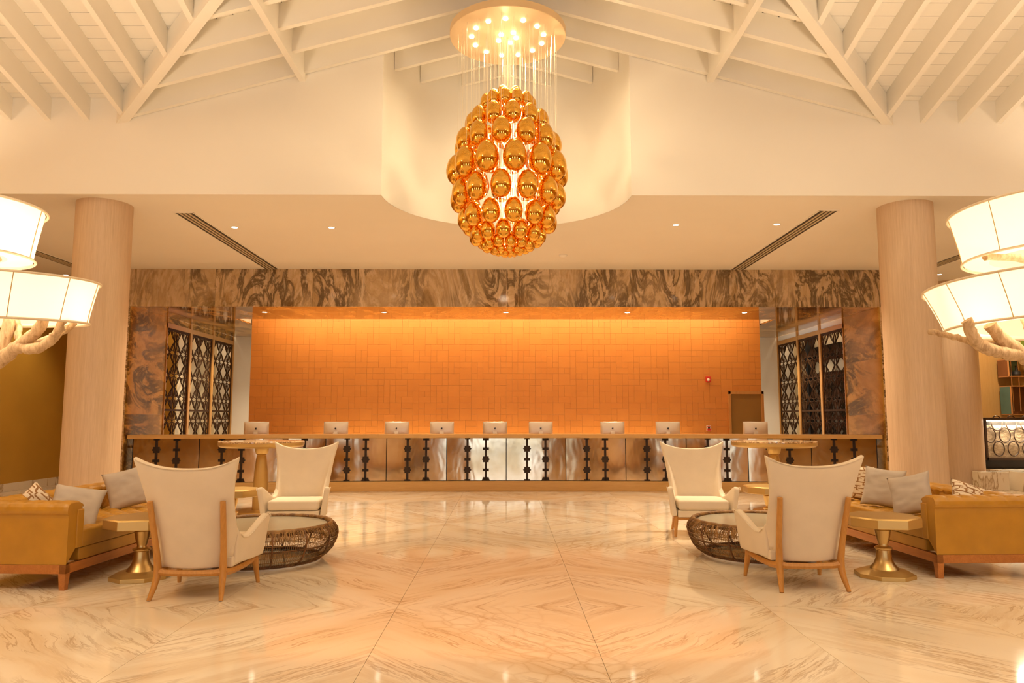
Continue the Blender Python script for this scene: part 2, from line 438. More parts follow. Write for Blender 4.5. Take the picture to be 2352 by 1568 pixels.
# split so that the portal cove stays open above the orange wall
sof = MB()
arc2 = [((RC + .004) * cos(a), WY + .004 + (RC + .004) * sin(a)) for a in [pi - pi * k / 40 for k in range(41)]]
sof.prism([(-10, 14.45), (-10, WY + .056), (-RC - .004, WY + .056)] + arc2[1:-1] + [(RC + .004, WY + .056), (13.2, WY + .056), (13.2, 14.45)], lambda u, v, d: (u, v, d), SOF, SOF + .1)
sof.prism([(-10, 21.5), (-10, 14.45), (13.2, 14.45), (13.2, 21.5)], lambda u, v, d: (u, v, d), SOF, SOF + .1)
soffit = struct(sof.build('ceiling_dropped', MAT['paint']))
# ---- upper wall and round recess
ZE = 5.37; SL = .27; XV = 5.09
zt = lambda x: ZE + SL * max(0, XV - abs(x)) + .36
up = MB()
for s in (-1, 1):
    up.prism([(s * 13.2, SOF), (s * RC, SOF), (s * RC, zt(RC)), (s * XV, zt(XV)), (s * 13.2, zt(XV))], lambda u, v, d: (u, d, v), WY, WY + .055)
struct(up.build('wall_upper', MAT['paint']))
rec = MB()
rec.grid(41, 2, lambda u, v: (RC * cos(pi - pi * u), WY + RC * sin(pi - pi * u), SOF + v * 3.0))
rec.grid(41, 2, lambda u, v: ((RC + .1) * cos(pi - pi * u), WY + (RC + .1) * sin(pi - pi * u), SOF + v * 3.0))
struct(rec.build('wall_recess', MAT['paint'], smooth=True, fix=False))
# ---- roof: planks, rafters, valley beams, purlins
ceiling = struct(empty('ceiling', (0, 0, 0)))
TB = .31          # rafter depth
YM = WY - XV      # main ridge
zm = lambda y: ZE + SL * max(0, WY - y) if y >= YM else ZE + SL * XV - SL * (YM - y)     # underside of main rafters
zg = lambda x: ZE + SL * (XV - abs(x))
pw = .19
def plank_main(y0, y1, s):
    xe0 = min(0, -XV + (WY - y0)); xe1 = min(0, -XV + (WY - y1))
    if y0 < YM: xe0 = 0
    if y1 < YM: xe1 = 0
    g = .007; d = .022
    za, zb = zm(y0) + TB, zm(y1) + TB
    q = [(s * 13.0, y0 + g, za), (s * -xe0 * -1 if 0 else s * -xe0, y0 + g, za), (s * -xe1, y1 - g, zb), (s * 13.0, y1 - g, zb)]
    return MB().hexa(q, [(a, b, c + d) for a, b, c in q])
y = 2.0
while y < WY - .01:
    y1 = min(y + pw, WY)
    for s in (-1, 1):
        plank_main(y, y1, s).build('roof_plank', MAT['beam'], ceiling)
    y = y1
xg = 0
while xg < XV - .01:
    x1 = min(xg + pw, XV)
    for s in (-1, 1):
        g = .007; d = .022
        ya0 = WY - XV + xg; ya1 = WY - XV + x1
        ye = 11.4 if xg < RC + .05 else WY + .05
        q = [(s * (xg + g), ya0, zg(xg) + TB), (s * (x1 - g), ya1, zg(x1) + TB), (s * (x1 - g), ye, zg(x1) + TB), (s * (xg + g), ye, zg(xg) + TB)]
        MB().hexa(q, [(a, b, c + d) for a, b, c in q]).build('roof_plank', MAT['beam'], ceiling)
    xg = x1
# backing over the planks keeps daylight out
bk = MB()
for s in (-1, 1):
    bk.add([(s * 13.2, -5.7, zm(-5.7) + TB + .05), (0, -5.7, zm(-5.7) + TB + .05), (0, YM, zm(YM) + TB + .05), (s * 13.2, YM, zm(YM) + TB + .05)], [(0, 1, 2, 3)])
    bk.add([(s * 13.2, YM, zm(YM) + TB + .05), (0, YM, zm(YM) + TB + .05), (s * XV, WY + .1, ZE + TB + .05), (s * 13.2, WY + .1, ZE + TB + .05)], [(0, 1, 2, 3)])
    bk.add([(0, YM, zg(0) + TB + .05), (s * XV, WY + .1, ZE + TB + .05), (s * 1.9, 11.6, zg(1.9) + TB + .05), (0, 11.6, zg(0) + TB + .05)], [(0, 1, 2, 3)])
    bk.add([(s * XV, WY + .1, ZE + TB + .05), (s * XV, WY + .3, ZE + TB + .05), (s * 1.9, 11.6, zg(1.9) + TB + .05)], [(0, 1, 2)])
bk.build('roof_deck', MAT['beam'], ceiling, fix=False)
RW = .034         # half thickness of a rafter
x = XV + .49 - .02
k = 0
xs = [XV + .47 + .515 * i for i in range(15)] + [XV - .05 - .515 * i for i in range(10)]
for xr in xs:
    for s in (-1, 1):
        yend = WY if xr >= XV else WY - (XV - xr)
        y0 = 1.6
        if yend - y0 < .4 or xr < .1: continue
        yr = max(y0, YM)
        m = MB()
        X0, X1 = s * xr - RW, s * xr + RW
        m.hexa([(X0, yr, zm(yr)), (X1, yr, zm(yr)), (X1, yend, zm(yend)), (X0, yend, zm(yend))],
               [(X0, yr, zm(yr) + TB), (X1, yr, zm(yr) + TB), (X1, yend, zm(yend) + TB), (X0, yend, zm(yend) + TB)])
        if yr > y0: m.hexa([(X0, y0, zm(y0)), (X1, y0, zm(y0)), (X1, yr, zm(yr)), (X0, yr, zm(yr))],
                           [(X0, y0, zm(y0) + TB), (X1, y0, zm(y0) + TB), (X1, yr, zm(yr) + TB), (X0, yr, zm(yr) + TB)])
        m.build('rafter', MAT['beam'], ceiling)
yg = WY - .045
gy = []
while yg > YM + .3: gy.append(yg); yg -= .55
gy += [WY + .5, WY + 1.05, WY + 1.5]
for yr in gy:
    xm = XV - (WY - yr) if yr < WY else sqrt(max(.01, RC * RC - (yr - WY) ** 2))
    for s in (-1, 1):
        q = [(0, yr - RW, zg(0)), (s * xm, yr - RW, zg(xm)), (s * xm, yr + RW, zg(xm)), (0, yr + RW, zg(0))]
        MB().hexa(q, [(a, b, c + TB) for a, b, c in q]).build('rafter', MAT['beam'], ceiling)
for s in (-1, 1):
    # valley beam from the foot on the wall up to the ridge
    a = Vector((s * XV, WY, ZE - .03)); b = Vector((0, YM, zg(0) - .03))
    d = (b - a); h = Vector((d.y, -d.x, 0)).normalized() * .06
    a2 = a - d.normalized() * .05
    q = [a2 - h, a2 + h, b + h, b - h]
    MB().hexa([tuple(p) for p in q], [(p.x, p.y, p.z + TB + .02) for p in q]).build('valley_beam', MAT['beam'], ceiling)
    # purlin running from the wall towards the hall
    px = s * 2.73; zb = zg(2.73) - .085
    yq = YM + 2.73 * 0 + .2
    MB().box(px - .04, px + .04, YM + .2, WY, zb, zg(2.73) + TB + .02).build('purlin', MAT['beam'], ceiling)
MB().box(-.05, .05, YM, 11.0, zg(0) - .04, zg(0) + TB).build('ridge_beam', MAT['beam'], ceiling)
# ---- hall shell beside and behind the camera
struct(MB().box(-10.02, -9.9, -5.6, 17.2, 0, 6).build('wall_left', MAT['gold_wallpaper']))
bl = struct(MB().box(-9.9, -9.88, -5.6, 17.2, 0, .16).build('baseboard_left', MAT['whitemarble'], bev=.004))
struct(MB().box(13.1, 13.25, -5.6, 21.5, 0, 6).build('wall_right', MAT['gold_wallpaper']))
struct(MB().box(-9.9, -7.62, 17.05, 17.2, 0, SOF).build('wall_side_back', MAT['gold_wallpaper']))
rear = MB()
xs_ = [-10, -6.4, -4.4, -1.2, 1.2, 4.4, 6.4, 13.2]
for i in range(0, 7, 2): rear.box(xs_[i], xs_[i + 1], -5.5, -5.3, 0, 6)
for i in range(1, 7, 2): rear.box(xs_[i], xs_[i + 1], -5.5, -5.3, 2.9 if i != 3 else 2.9, 6)
struct(rear.build('wall_rear', MAT['gold_wallpaper']))
for n, i in enumerate((1, 3, 5)):
    x0, x1 = xs_[i], xs_[i + 1]
    f = MB(); f.box(x0, x0 + .08, -5.45, -5.35, 0, 2.9); f.box(x1 - .08, x1, -5.45, -5.35, 0, 2.9); f.box(x0, x1, -5.45, -5.35, 2.82, 2.9); f.box((x0 + x1) / 2 - .04, (x0 + x1) / 2 + .04, -5.45, -5.35, 0, 2.82)
    f.box(x0, x1, -5.45, -5.35, 0, .1)
    struct(f.build('window_%d' % (n + 1), MAT['darkwood']))
# ---- columns
def column(name, x, y, r, zt_):
    o = struct(MB().lathe([(r, 0), (r, zt_)], 64, (0, 0, 0)).build(name, MAT['columnwood'], smooth=True, loc=(x, y, 0)))
    return o
column('column_left', -5.53, 10.0, .352, SOF + .02)
column('column_right', 5.53, 10.0, .352, SOF + .02)
# ---- marble portal
PX = 7.33
portal = struct(empty('trim_1', (0, 0, 0)))
nsl = 8
for k in range(nsl):
    a = -7.62 + 15.24 * k / nsl; b = -7.62 + 15.24 * (k + 1) / nsl
    MB().box(a + .0015, b - .0015, 14.4, 14.44, FAS, SOF - .001).build('marble_slab', MAT['brownmarble'], portal)
# underside of the beam and of the two side returns
for k in range(6):
    a = -PX + 2 * PX * k / 6; b = -PX + 2 * PX * (k + 1) / 6
    MB().box(a + .001, b - .001, 14.441, 16.27, FAS, FAS + .03).build('marble_slab', MAT['warmlitmarble'], portal)
for s in (-1, 1):
    for k in range(2):
        y0 = 16.272 + k * 1.9
        MB().box(min(s * 5.97, s * PX), max(s * 5.97, s * PX), y0, y0 + 1.897, FAS, FAS + .03).build('marble_slab', MAT['warmlitmarble'], portal)
    # jambs: three slabs each, and the pale outer strip
    zs = [0, .02, 1.52, 2.62, FAS]
    for k in range(1, 4):
        MB().box(min(s * PX, s * (PX + .03)), max(s * PX, s * (PX + .03)), 14.4, 15.92, zs[k] + .001, zs[k + 1] - .001).build('marble_slab', MAT['warmlitmarble'], portal)
    for k in range(1, 4):
        MB().box(min(s * (PX + .031), s * (PX + .29)), max(s * (PX + .031), s * (PX + .29)), 14.4, 14.44, zs[k] + .001, zs[k + 1] - .001).build('marble_slab', MAT['palemarble'], portal)
# carcass of the beam (cove ceiling sides)
car = MB(); car.box(-7.6, 7.6, 16.25, 16.28, FAS + .03, FAS + .20)
for s in (-1, 1): car.box(min(s * 5.97, s * 6.0), max(s * 5.97, s * 6.0), 16.27, 20.0, FAS + .03, SOF)
struct(car.build('trim_2', MAT['paint']))
for s in (-1, 1):
    light('SPOT', 'niche_fill', (s * 6.6, 17.9, FAS - .02), 190, size=.05, spot=120, blend=.9)  # fill spots added to brighten the niche sides and white returns
    light('AREA', 'screen_back_lamp', (s * 7.6, 17.9, 4.2), 16, size=.15, size_y=3.4)
# ---- niche side walls behind the screens, white returns, aisle wall
for s, nm in ((-1, 'left'), (1, 'right')):
    m = MB()
    if s < 0: m.box(-8.0, -7.8, 15.9, 20.0, 0, SOF)
    else: m.box(7.8, 8.0, 15.9, 20.0, 0, SOF)
    m.box(min(s * (PX + .04), s * 7.8), max(s * (PX + .04), s * 7.8), 14.45, 15.9, 0, SOF)
    struct(m.build('wall_niche_' + nm, MAT['creamback']))
    struct(MB().box(min(s * 4.5, s * 7.9), max(s * 4.5, s * 7.9), 19.95, 20.1, 0, SOF).build('wall_return_' + nm, MAT['paint']))
# dark glazed panels and a beam seen through the right screen
dk = struct(empty('trim_3', (7.7, 0, 0)))
for (y0, y1, z0, z1) in ((15.95, 16.16, 0, 3.45), (16.95, 19.2, 0, 2.55), (16.95, 19.2, 2.83, 3.2)):
    MB().box(0, .06, y0, y1, z0, z1).build('dark_pane', MAT['darkglass'], dk)
# ---- orange tiled wall
orange = struct(MB().box(-5.94, 5.94, 17.225, 17.35, 0, SOF).build('wall_back', MAT['joint']))
tl = MB(); T = .135; ncol = int(11.88 / T); nrow = int(3.3 / T)
used = set()
for j in range(nrow):
    for i in range(ncol):
        if (i, j) in used: continue
        r_ = rnd.random(); wx, wz = 1, 1
        if r_ < .28: wx = 2
        elif r_ < .44: wz = 2
        elif r_ < .66: wx = wz = 2
        cells = [(i + a, j + b) for a in range(wx) for b in range(wz)]
        if any(c in used or c[0] >= ncol or c[1] >= nrow for c in cells): wx = wz = 1; cells = [(i, j)]
        used.update(cells)
        x0 = -5.94 + i * T; z0 = .72 + j * T; g = .0013
        tl.box(x0 + g, x0 + wx * T - g, 17.2 - rnd.random() * .0022, 17.228, z0 + g, z0 + wz * T - g)
to = tl.build('tile', MAT['orange'], orange, fix=False); to['kind'] = 'stuff'
# ---- door at the right end of the orange wall
dr = struct(empty('door_1', (5.56, 17.2, 0)))
f = MB(); f.box(-.41, -.355, -.05, .0, 0, 2.07); f.box(.355, .41, -.05, 0, 0, 2.07); f.box(-.41, .41, -.05, 0, 2.0, 2.07)
f.build('door_frame', MAT['mullion'], dr, bev=.004)
MB().box(-.355, .355, -.012, .0, 0.02, 2.0).build('door_leaf', MAT['doorwood'], dr)
hd = MB(); hd.tube([(-.29, -.05, 1.0), (-.18, -.05, 1.0)], .01, 8); hd.tube([(-.29, -.012, 1.0), (-.29, -.055, 1.0)], .012, 8)
hd.build('door_handle', MAT['alu'], dr, smooth=True)
# ---- right-hand bar corner: platform, steps, second column, oak wall
st = struct(empty('trim_4', (0, 0, 0)))
MB().box(10.25, 13.1, 14.2, 19.5, 0, .375).build('marble_step', MAT['whitemarble'], st, bev=.006)
MB().box(9.55, 10.12, 15.02, 15.3, 0, .37).build('marble_step', MAT['whitemarble'], st, bev=.006)
MB().box(10.28, 10.75, 16.3, 16.7, .376, .53).build('marble_step', MAT['whitemarble'], st, bev=.006)
MB().box(10.85, 13.1, 16.6, 18.0, .376, .60).build('marble_step', MAT['whitemarble'], st, bev=.006)
column('column_bar', 9.66, 15.75, .40, SOF)
struct(MB().box(10.2, 13.1, 18.6, 18.75, 0, SOF).build('wall_bar', MAT['wallwood']))
struct(MB().box(7.62, 10.25, 18.6, 18.75, 0, SOF).build('wall_bar_side', MAT['blackgap']))

# =================================================================== FURNITURE AND FITTINGS
# ---- downlights of the dropped ceiling
def downlight(x, y, z, r, label, group, power, parent_dz=0):
    t = tag(empty('downlight', (x, y, z)), label, 'downlight', group)
    MB().lathe([(r, -.004), (r + .018, -.004), (r + .018, 0), (r, 0)], 24, caps=False).build('trim_ring', MAT['whiteplastic'], t, smooth=True)
    MB().lathe([(r, -.002), (r, 0.0)], 24).build('lens', MAT['bulb_soft'], t)
    light('SPOT', 'downlight_beam', (x, y, z - .03), power, rot=(0, 0, 0), size=.05, spot=95, blend=.8)
nm = ['leftmost downlight in the white dropped ceiling, inboard of the left air slot', 'second downlight from the left in the white dropped ceiling', 'third downlight in the white dropped ceiling, first one right of the chandelier', 'fourth downlight in the white dropped ceiling, beside the right air slot']
for (x, y), l in zip(((-4.19, 11.2), (-2.70, 11.2), (2.58, 11.0), (4.10, 10.95)), nm):
    downlight(x, y, SOF, .045, l, 'downlights in the dropped ceiling', 350)
downlight(-9.05, 15.05, SOF, .045, 'downlight in the ceiling just above the left floor lamp shade, left of the column', 'downlights in the dropped ceiling', 90)
downlight(8.85, 14.85, SOF, .045, 'downlight in the ceiling above the right floor lamp shade, right of the column', 'downlights in the dropped ceiling', 90)
nm = ['leftmost of five downlights under the marble beam', 'second from the left of five downlights under the marble beam', 'middle downlight under the marble beam, above the desk centre', 'fourth from the left of five downlights under the marble beam', 'rightmost of five downlights under the marble beam']
for x, l in zip((-5.0, -2.53, -.01, 2.51, 4.95), nm):
    downlight(x, 15.2, FAS, .05, l, 'downlights under the marble beam', 90)
# ---- smoke detector
t = tag(MB().lathe([(.075, 0), (.075, -.02), (.06, -.035), (.035, -.05), (.0, -.052)], 24).build('smoke_detector', MAT['whiteplastic'], smooth=True, loc=(1.02, 13.1, SOF)), 'round white smoke detector on the ceiling right below the chandelier', 'detector')
# ---- linear air slots
def slot(x, y0, y1, label):
    t = tag(empty('air_slot', (x, y0, SOF)), label, 'air vent', 'linear air slots in the dropped ceiling')
    Ls = y1 - y0; W = .125
    MB().box(-W, W, 0, Ls, -.003, 0).build('backing', MAT['slot'], t)
    f = MB(); f.box(-W - .02, -W, -.02, Ls, -.008, 0); f.box(W, W + .02, -.02, Ls, -.008, 0); f.box(-W - .02, W + .02, -.045, 0, -.008, 0)
    f.build('frame', MAT['paint'], t)
    for k in range(1, 4):
        xc = -W + 2 * W * k / 4
        MB().box(xc - .014, xc + .014, 0, Ls, -.012, -.003).build('blade', MAT['slat'], t)
slot(-4.615, 10.38, 14.38, 'long dark linear air slot in the ceiling, right of the left column')
slot(4.565, 10.2, 14.38, 'long dark linear air slot in the ceiling, left of the right column')
slot(-8.35, 10.6, 14.38, 'linear air slot in the side ceiling, seen left of the left column')
slot(8.24, 10.6, 14.38, 'linear air slot in the side ceiling, seen right of the right column')

# ---- lattice screens
def lattice(s, name):
    y0, y1, zb, ztop = 15.93, 19.86, .9, 3.40
    t = empty('lattice_screen', (s * (PX + .02), y0, 0))
    fnm = lambda u, v, d: (s * d, u, v)
    for k in range(4):
        yc = [0.0, 1.22, 2.54, 3.93][k]
        if k in (0,): ww = .02
        else: ww = .05
        MB().box(-.04, .04, yc - ww if k else 0, yc + (ww if k < 3 else 0), 0, FAS if s < 0 else FAS).build('mullion', MAT['mullion'], t)
    MB().box(-.035, .035, 0, 3.93, ztop, ztop + .10).build('top_rail', MAT['mullion'] if s < 0 else MAT['mullion'], t)
    if FAS - ztop > .12: MB().box(-.01, .01, 0, 3.93, ztop + .10, FAS).build('upper_panel', MAT['warmlitmarble'] if s < 0 else MAT['paint'], t)
    e = .27; H = .25
    for k, (a, b) in enumerate(((.03, 1.17), (1.27, 2.49), (2.59, 3.88))):
        m = MB(); W = .0120; d0, d1 = -.007, .007
        m.box(-.014, .014, a, b, ztop - .05, ztop) if True else None
        m.box(-.014, .014, a, b, 1.60, 1.645)
        m.box(-.014, .014, a, a + .018, zb, ztop); m.box(-.014, .014, b - .018, b, zb, ztop)
        def q2(p0, p1, p2, n=6):
            return [((1 - i / n) ** 2 * p0[0] + 2 * i / n * (1 - i / n) * p1[0] + (i / n) ** 2 * p2[0], (1 - i / n) ** 2 * p0[1] + 2 * i / n * (1 - i / n) * p1[1] + (i / n) ** 2 * p2[1]) for i in range(n + 1)]
        def clip(pts):
            run = []; out = []
            for p in pts:
                if a <= p[0] <= b and zb - .01 <= p[1] <= ztop: run.append(p)
                else:
                    if len(run) > 1: out.append(run)
                    run = []
            if len(run) > 1: out.append(run)
            return out
        strips = []
        zr = 1.38
        rows = [.88, 1.38, 1.88, 2.38, 2.88, 3.38]
        rows = [zz for zz in rows]
        ne = int((b - a) / e) + 3
        for zi, ze in enumerate(rows):
            for i in range(-1, ne):
                xe = a + .06 + i * e
                # an eye of two arcs
                strips.append(q2((xe - e / 2, ze), (xe, ze + .095), (xe + e / 2, ze), 8)); strips.append(q2((xe - e / 2, ze), (xe, ze - .095), (xe + e / 2, ze), 8))
            for i in range(-1, ne, 2):
                x0 = a + .06 + i * e + e / 2
                for sg in (-1, 1):
                    zp = ze + sg * H
                    for mir in (-1, 1):
                        strips.append(q2((x0 + mir * .045, zp), (x0 + mir * e * .80, zp - sg * H * .45), (x0 + mir * e, ze), 8))
                        strips.append(q2((x0 + mir * .045, zp), (x0 + mir * e * .12, zp - sg * H * .55), (x0, ze), 8))
                        strips.append(q2((x0 + mir * .03, zp), (x0 + mir * e * .62, zp - sg * H * .55), (x0 + mir * e * .62, ze + sg * .04), 8))
                        strips.append(q2((x0 + mir * .03, zp), (x0 + mir * e * .22, zp - sg * H * .55), (x0 + mir * e * .36, ze + sg * .045), 8))
                        strips.append(q2((x0 + mir * .045, zp), (x0 + mir * e * .95, zp - sg * H * .55), (x0 + mir * e * .70, ze + sg * .04), 8))
                    strips.append([(x0 - .085, zp + sg * -.012), (x0 + .085, zp + sg * -.012)])
                    if ((i + zi * 3 + k * 5) % 7 == 0):
                        for mir in (-1, 1):   # filled wedge of the screen
                            p = [(x0 + mir * .045, zp), (x0 + mir * e * .42, zp - sg * H * .4), (x0 + mir * e * .5, ze + sg * .05), (x0 + mir * e * .30, ze + sg * .05)]
                            if all(a <= q[0] <= b for q in p): m.prism(p if mir * sg > 0 else p[::-1], fnm, -.006, .006)
        for sgm in strips:
            for rr in clip(sgm): m.ribbon(rr, W, fnm, d0, d1)
        m.build('lattice_panel', MAT['brownmetal'], t, fix=False)
    return t
tag(lattice(-1, 'l'), 'dark bronze lattice screen with oak mullions in the left wall of the desk niche', 'screen', 'lattice screens')
tag(lattice(1, 'r'), 'dark bronze lattice screen with dark panes behind it, right wall of the desk niche', 'screen', 'lattice screens')

# ---- reception desk
desk = tag(empty('reception_desk', (0, 15.0, 0)), 'long curved reception desk of bronze mirror panels with oak top', 'desk')
XE = 7.25
cy = lambda x: -.62 * (x / XE) ** 2      # offset in y along the curve
def curved(x0, x1, ya, yb, z0, z1, n=36):
    m = MB(); v = []; f = []
    for i in range(n + 1):
        x = x0 + (x1 - x0) * i / n; c = cy(x)
        v += [(x, ya + c, z0), (x, yb + c, z0), (x, yb + c, z1), (x, ya + c, z1)]
    for i in range(n):
        for k in range(4):
            k2 = (k + 1) % 4; f.append((i * 4 + k, i * 4 + k2, (i + 1) * 4 + k2, (i + 1) * 4 + k))
    f += [(0, 3, 2, 1), tuple(n * 4 + k for k in range(4))]
    return m.add(v, f)
curved(-XE, XE, -.06, .38, 1.05, 1.127).build('countertop', MAT['topwood'], desk, bev=.005)
curved(-XE + .04, XE - .04, .05, .30, 0, .195).build('plinth', MAT['topwood'], desk, bev=.004)
curved(-XE + .03, XE - .03, .10, .34, .195, 1.05).build('carcass', MAT['blackgap'], desk)
curved(-XE + .05, XE - .05, .36, 1.0, .86, .90).build('work_surface', MAT['topwood'], desk)
curved(-XE + .05, XE - .05, .30, .36, 0.0, 1.05).build('back_board', MAT['topwood'], desk)
NP = 12
def star8(cx, cz, r):
    pts = []
    for k in range(16):
        a = pi * k / 8; rr = r if k % 2 == 0 else r * .765
        pts.append((cx + rr * cos(a), cz + rr * sin(a)))
    return pts
for k in range(NP):
    xa = -XE + .05 + (2 * XE - .1) * k / NP; xb = -XE + .05 + (2 * XE - .1) * (k + 1) / NP
    xc = (xa + xb) / 2; yc = (cy(xa) + cy(xb)) / 2
    ang = math.atan2(cy(xb) - cy(xa), xb - xa)
    W = (xb - xa) / 2 / cos(ang) - .008
    p = MB().box(-W, W, -.012, .012, -.42, .42).build('mirror_panel', MAT['mirror'], desk, loc=(xc, .085 + yc, .625), rot=(0, 0, ang))
    for q in (0, 1):
        m = MB(); fn = lambda u, v, d: (u, d, v)
        rect = lambda a, b, c, d_: m.prism([(a, c), (b, c), (b, d_), (a, d_)], fn, -.012, .004)
        rect(-.022, .022, -.425, .425)
        cs = [-.21, .21] if q == 0 else [0]
        xsx = [0] if q == 0 else [-.21, .21]
        for c in cs: m.prism(star8(0, c, .082), fn, -.018, .004)
        for c in xsx: rect(-.062, .062, c - .026, c + .026)
        if q == 0: rect(-.055, .055, .395, .425); rect(-.06, .06, -.425, -.395)
        else:
            rect(-.062, .062, .38, .425)
            m.prism([(-.085, -.425), (.085, -.425), (.062, -.375), (.062, -.355), (-.062, -.355), (-.062, -.375)], fn, -.012, .004)
        o = m.build('baluster', MAT['iron'], p, loc=((-.18 if q == 0 else .19) * 1, -.017, 0), fix=False)

# ---- desktop computers
def apple_outline(s):
    body = [(0, .36), (.16, .43), (.34, .40), (.43, .28), (.34, .10), (.36, -.12), (.47, -.26), (.36, -.50), (.20, -.64), (.04, -.57), (-.04, -.57), (-.20, -.64), (-.38, -.48), (-.52, -.12), (-.48, .22), (-.32, .41), (-.14, .43)]
    leaf = [(.0, .50), (.02, .70), (.20, .86), (.19, .66)]
    return [(x * s, y * s) for x, y in body], [(x * s, y * s) for x, y in leaf]
comp = empty('desktop_computer', (0, 0, .90))
m = MB()
def cshell(u, v):   # curved aluminium back, facing -y
    x = (u - .5) * .50; z = .165 + v * .31
    bul = .045 * (1 - (2 * u - 1) ** 2) ** .5 * (4 * v * (1 - v)) ** .4 if 0 < v < 1 else 0
    return (x, -.012 - max(0, bul) * (1.15 - .45 * v), z)
m.grid(25, 17, cshell)
m.box(-.25, .25, -.012, .0, .165, .475)
m.build('display', MAT['alu'], comp, smooth=True, ang=60)
bo, le = apple_outline(.036)
m = MB(); fn = lambda u, v, d: (u, d, v + .335)
m.prism(bo, fn, -.066, -.052); m.prism(le, fn, -.066, -.052)
m.build('logo', MAT['logo'], comp)
m = MB(); m.hexa([(-.045, -.095, .0), (.045, -.095, 0), (.045, -.085, 0), (-.045, -.085, 0)], [(-.042, -.062, .27), (.042, -.062, .27), (.042, -.040, .27), (-.042, -.040, .27)])
m.box(-.09, .09, -.10, .10, 0, .008)
m.build('stand', MAT['alu'], comp, bev=.003)
reg(comp)
cx = [-5.117, -3.528, -2.283, -1.346, -.235, .722, 2.219, 3.361, 5.128]
cl = ['silver desktop computer farthest left on the desk, in front of the white wall edge', 'silver desktop computer second from the left on the desk', 'silver desktop computer third from the left on the desk', 'silver desktop computer fourth from the left on the desk',
      'silver desktop computer at the middle of the desk, fifth of nine', 'silver desktop computer just right of the desk centre, sixth of nine', 'silver desktop computer seventh from the left on the desk, third from the right', 'silver desktop computer left of the red call point, second from the right',
      'silver desktop computer in front of the brown door, farthest right on the desk']
for i, (xx, lb) in enumerate(zip(cx, cl)):
    o = comp if i == 0 else copy_tree(comp)
    o.location = (xx, 15.0 + .62 + cy(xx), .90); o.rotation_euler = (0, 0, -cy(1) * 0 + math.atan(-.62 * 2 * xx / XE ** 2) * .6)
    tag(o, lb, 'computer', 'desktop computers on the reception desk')

# ---- alarm devices on the orange wall
t = tag(empty('fire_alarm_strobe', (4.69, 17.19, 2.345)), 'red wall strobe with white dome high on the orange wall', 'alarm')
MB().box(-.055, .055, -.045, 0, -.065, .065).build('housing', MAT['red'], t, bev=.008)
MB().lathe([(.034, 0), (.03, .02), (.016, .032), (0, .035)], 20, mtx=Matrix.Translation((.0, -.045, -.01)) @ Matrix.Rotation(R(90), 4, 'X')).build('strobe_dome', MAT['whiteplastic'], t, smooth=True)
t = tag(empty('fire_call_point', (4.675, 17.19, 1.215)), 'white and red fire call point low on the orange wall, left of the door', 'alarm')
MB().box(-.05, .05, -.035, 0, -.065, .065).build('housing', MAT['whiteplastic'], t, bev=.006)
MB().box(-.036, .036, -.042, -.034, -.055, -.005).build('red_plate', MAT['red'], t)
MB().box(-.024, .024, -.044, -.034, -.004, .022).build('push_window', MAT['logo'], t)
MB().box(-.036, .036, -.04, -.034, .035, .05).build('red_bar', MAT['red'], t)

# ---- chandelier
CH = (.015, 8.6)
ch = tag(empty('chandelier', (CH[0], CH[1], 6.06)), 'egg-shaped chandelier of gold glass globes hung from a round plate', 'chandelier')
MB().lathe([(.70, .0), (.705, .004), (.705, .085), (.70, .09)], 72).build('ceiling_plate', MAT['plate'], ch, smooth=True)
MB().lathe([(.03, .09), (.03, .90)], 12).build('stem', MAT['plate'], ch, smooth=True)
lamp_m = MB().lathe([(.026, -.012), (.028, -.004), (.028, 0)], 16)
sp0 = lamp_m.build('spot_lamp', MAT['bulb'], ch, loc=(0, 0, 0))
spl = [(0.10, 0), (.12, 1.3), (.13, 2.6), (.11, 3.9), (.14, 5.2)] + [(.44, .30 + k * 2 * pi / 13) for k in range(13)]
for i, (r, a) in enumerate(spl):
    l = (r * cos(a), r * sin(a), 0)
    if i == 0: sp0.location = l
    else: inst(sp0, 'spot_lamp', ch, l)
    if r > .3: light('SPOT', 'chandelier_spot', (CH[0] + l[0], CH[1] + l[1], 6.03), 33, rot=(0, R(-52), a), size=.03, spot=100, blend=1, color=(1, .76, .47))
bm = bmesh.new(); bmesh.ops.create_uvsphere(bm, u_segments=24, v_segments=16, radius=1)
for v in bm.verts:
    z = v.co.z; k = 1 - .10 * z        # egg: broader below
    v.co = Vector((v.co.x * k * .5, v.co.y * k * .5, z * .70))
me = bpy.data.meshes.new('glass_globe'); bm.to_mesh(me); bm.free(); me.materials.append(MAT['ball'])
me.polygons.foreach_set('use_smooth', [True] * len(me.polygons))
rings = [(5.30, .15, 6, .12), (5.205, .27, 12, .13), (4.955, .42, 12, .165), (4.69, .535, 12, .19), (4.375, .60, 12, .225), (4.06, .575, 12, .20), (3.785, .49, 12, .175), (3.60, .375, 12, .14), (3.50, .265, 12, .105), (3.435, .16, 10, .075), (3.40, .07, 6, .06)]
cords = MB()
for k, (z, r, n, d) in enumerate(rings):
    off = (k % 2) * pi / n + .13
    for i in range(n):
        a = 2 * pi * i / n + off
        o = bpy.data.objects.new('glass_globe', me); col.objects.link(o); o.parent = ch
        o.location = (r * cos(a), r * sin(a), z - 6.06); o.scale = (d * 1.2, d * 1.2, d * 1.2)
        cords.tube([(r * cos(a), r * sin(a), z - 6.06 + d * .68), (r * cos(a), r * sin(a), 0)], .0015, 3)
co_ = cords.build('suspension_cord', MAT['cord'], ch, fix=False); co_['kind'] = 'stuff'
core = MB().tube([(0, 0, -2.45), (0, 0, 0)], .012, 8)
core.build('core_rod', MAT['plate'], ch, smooth=True)
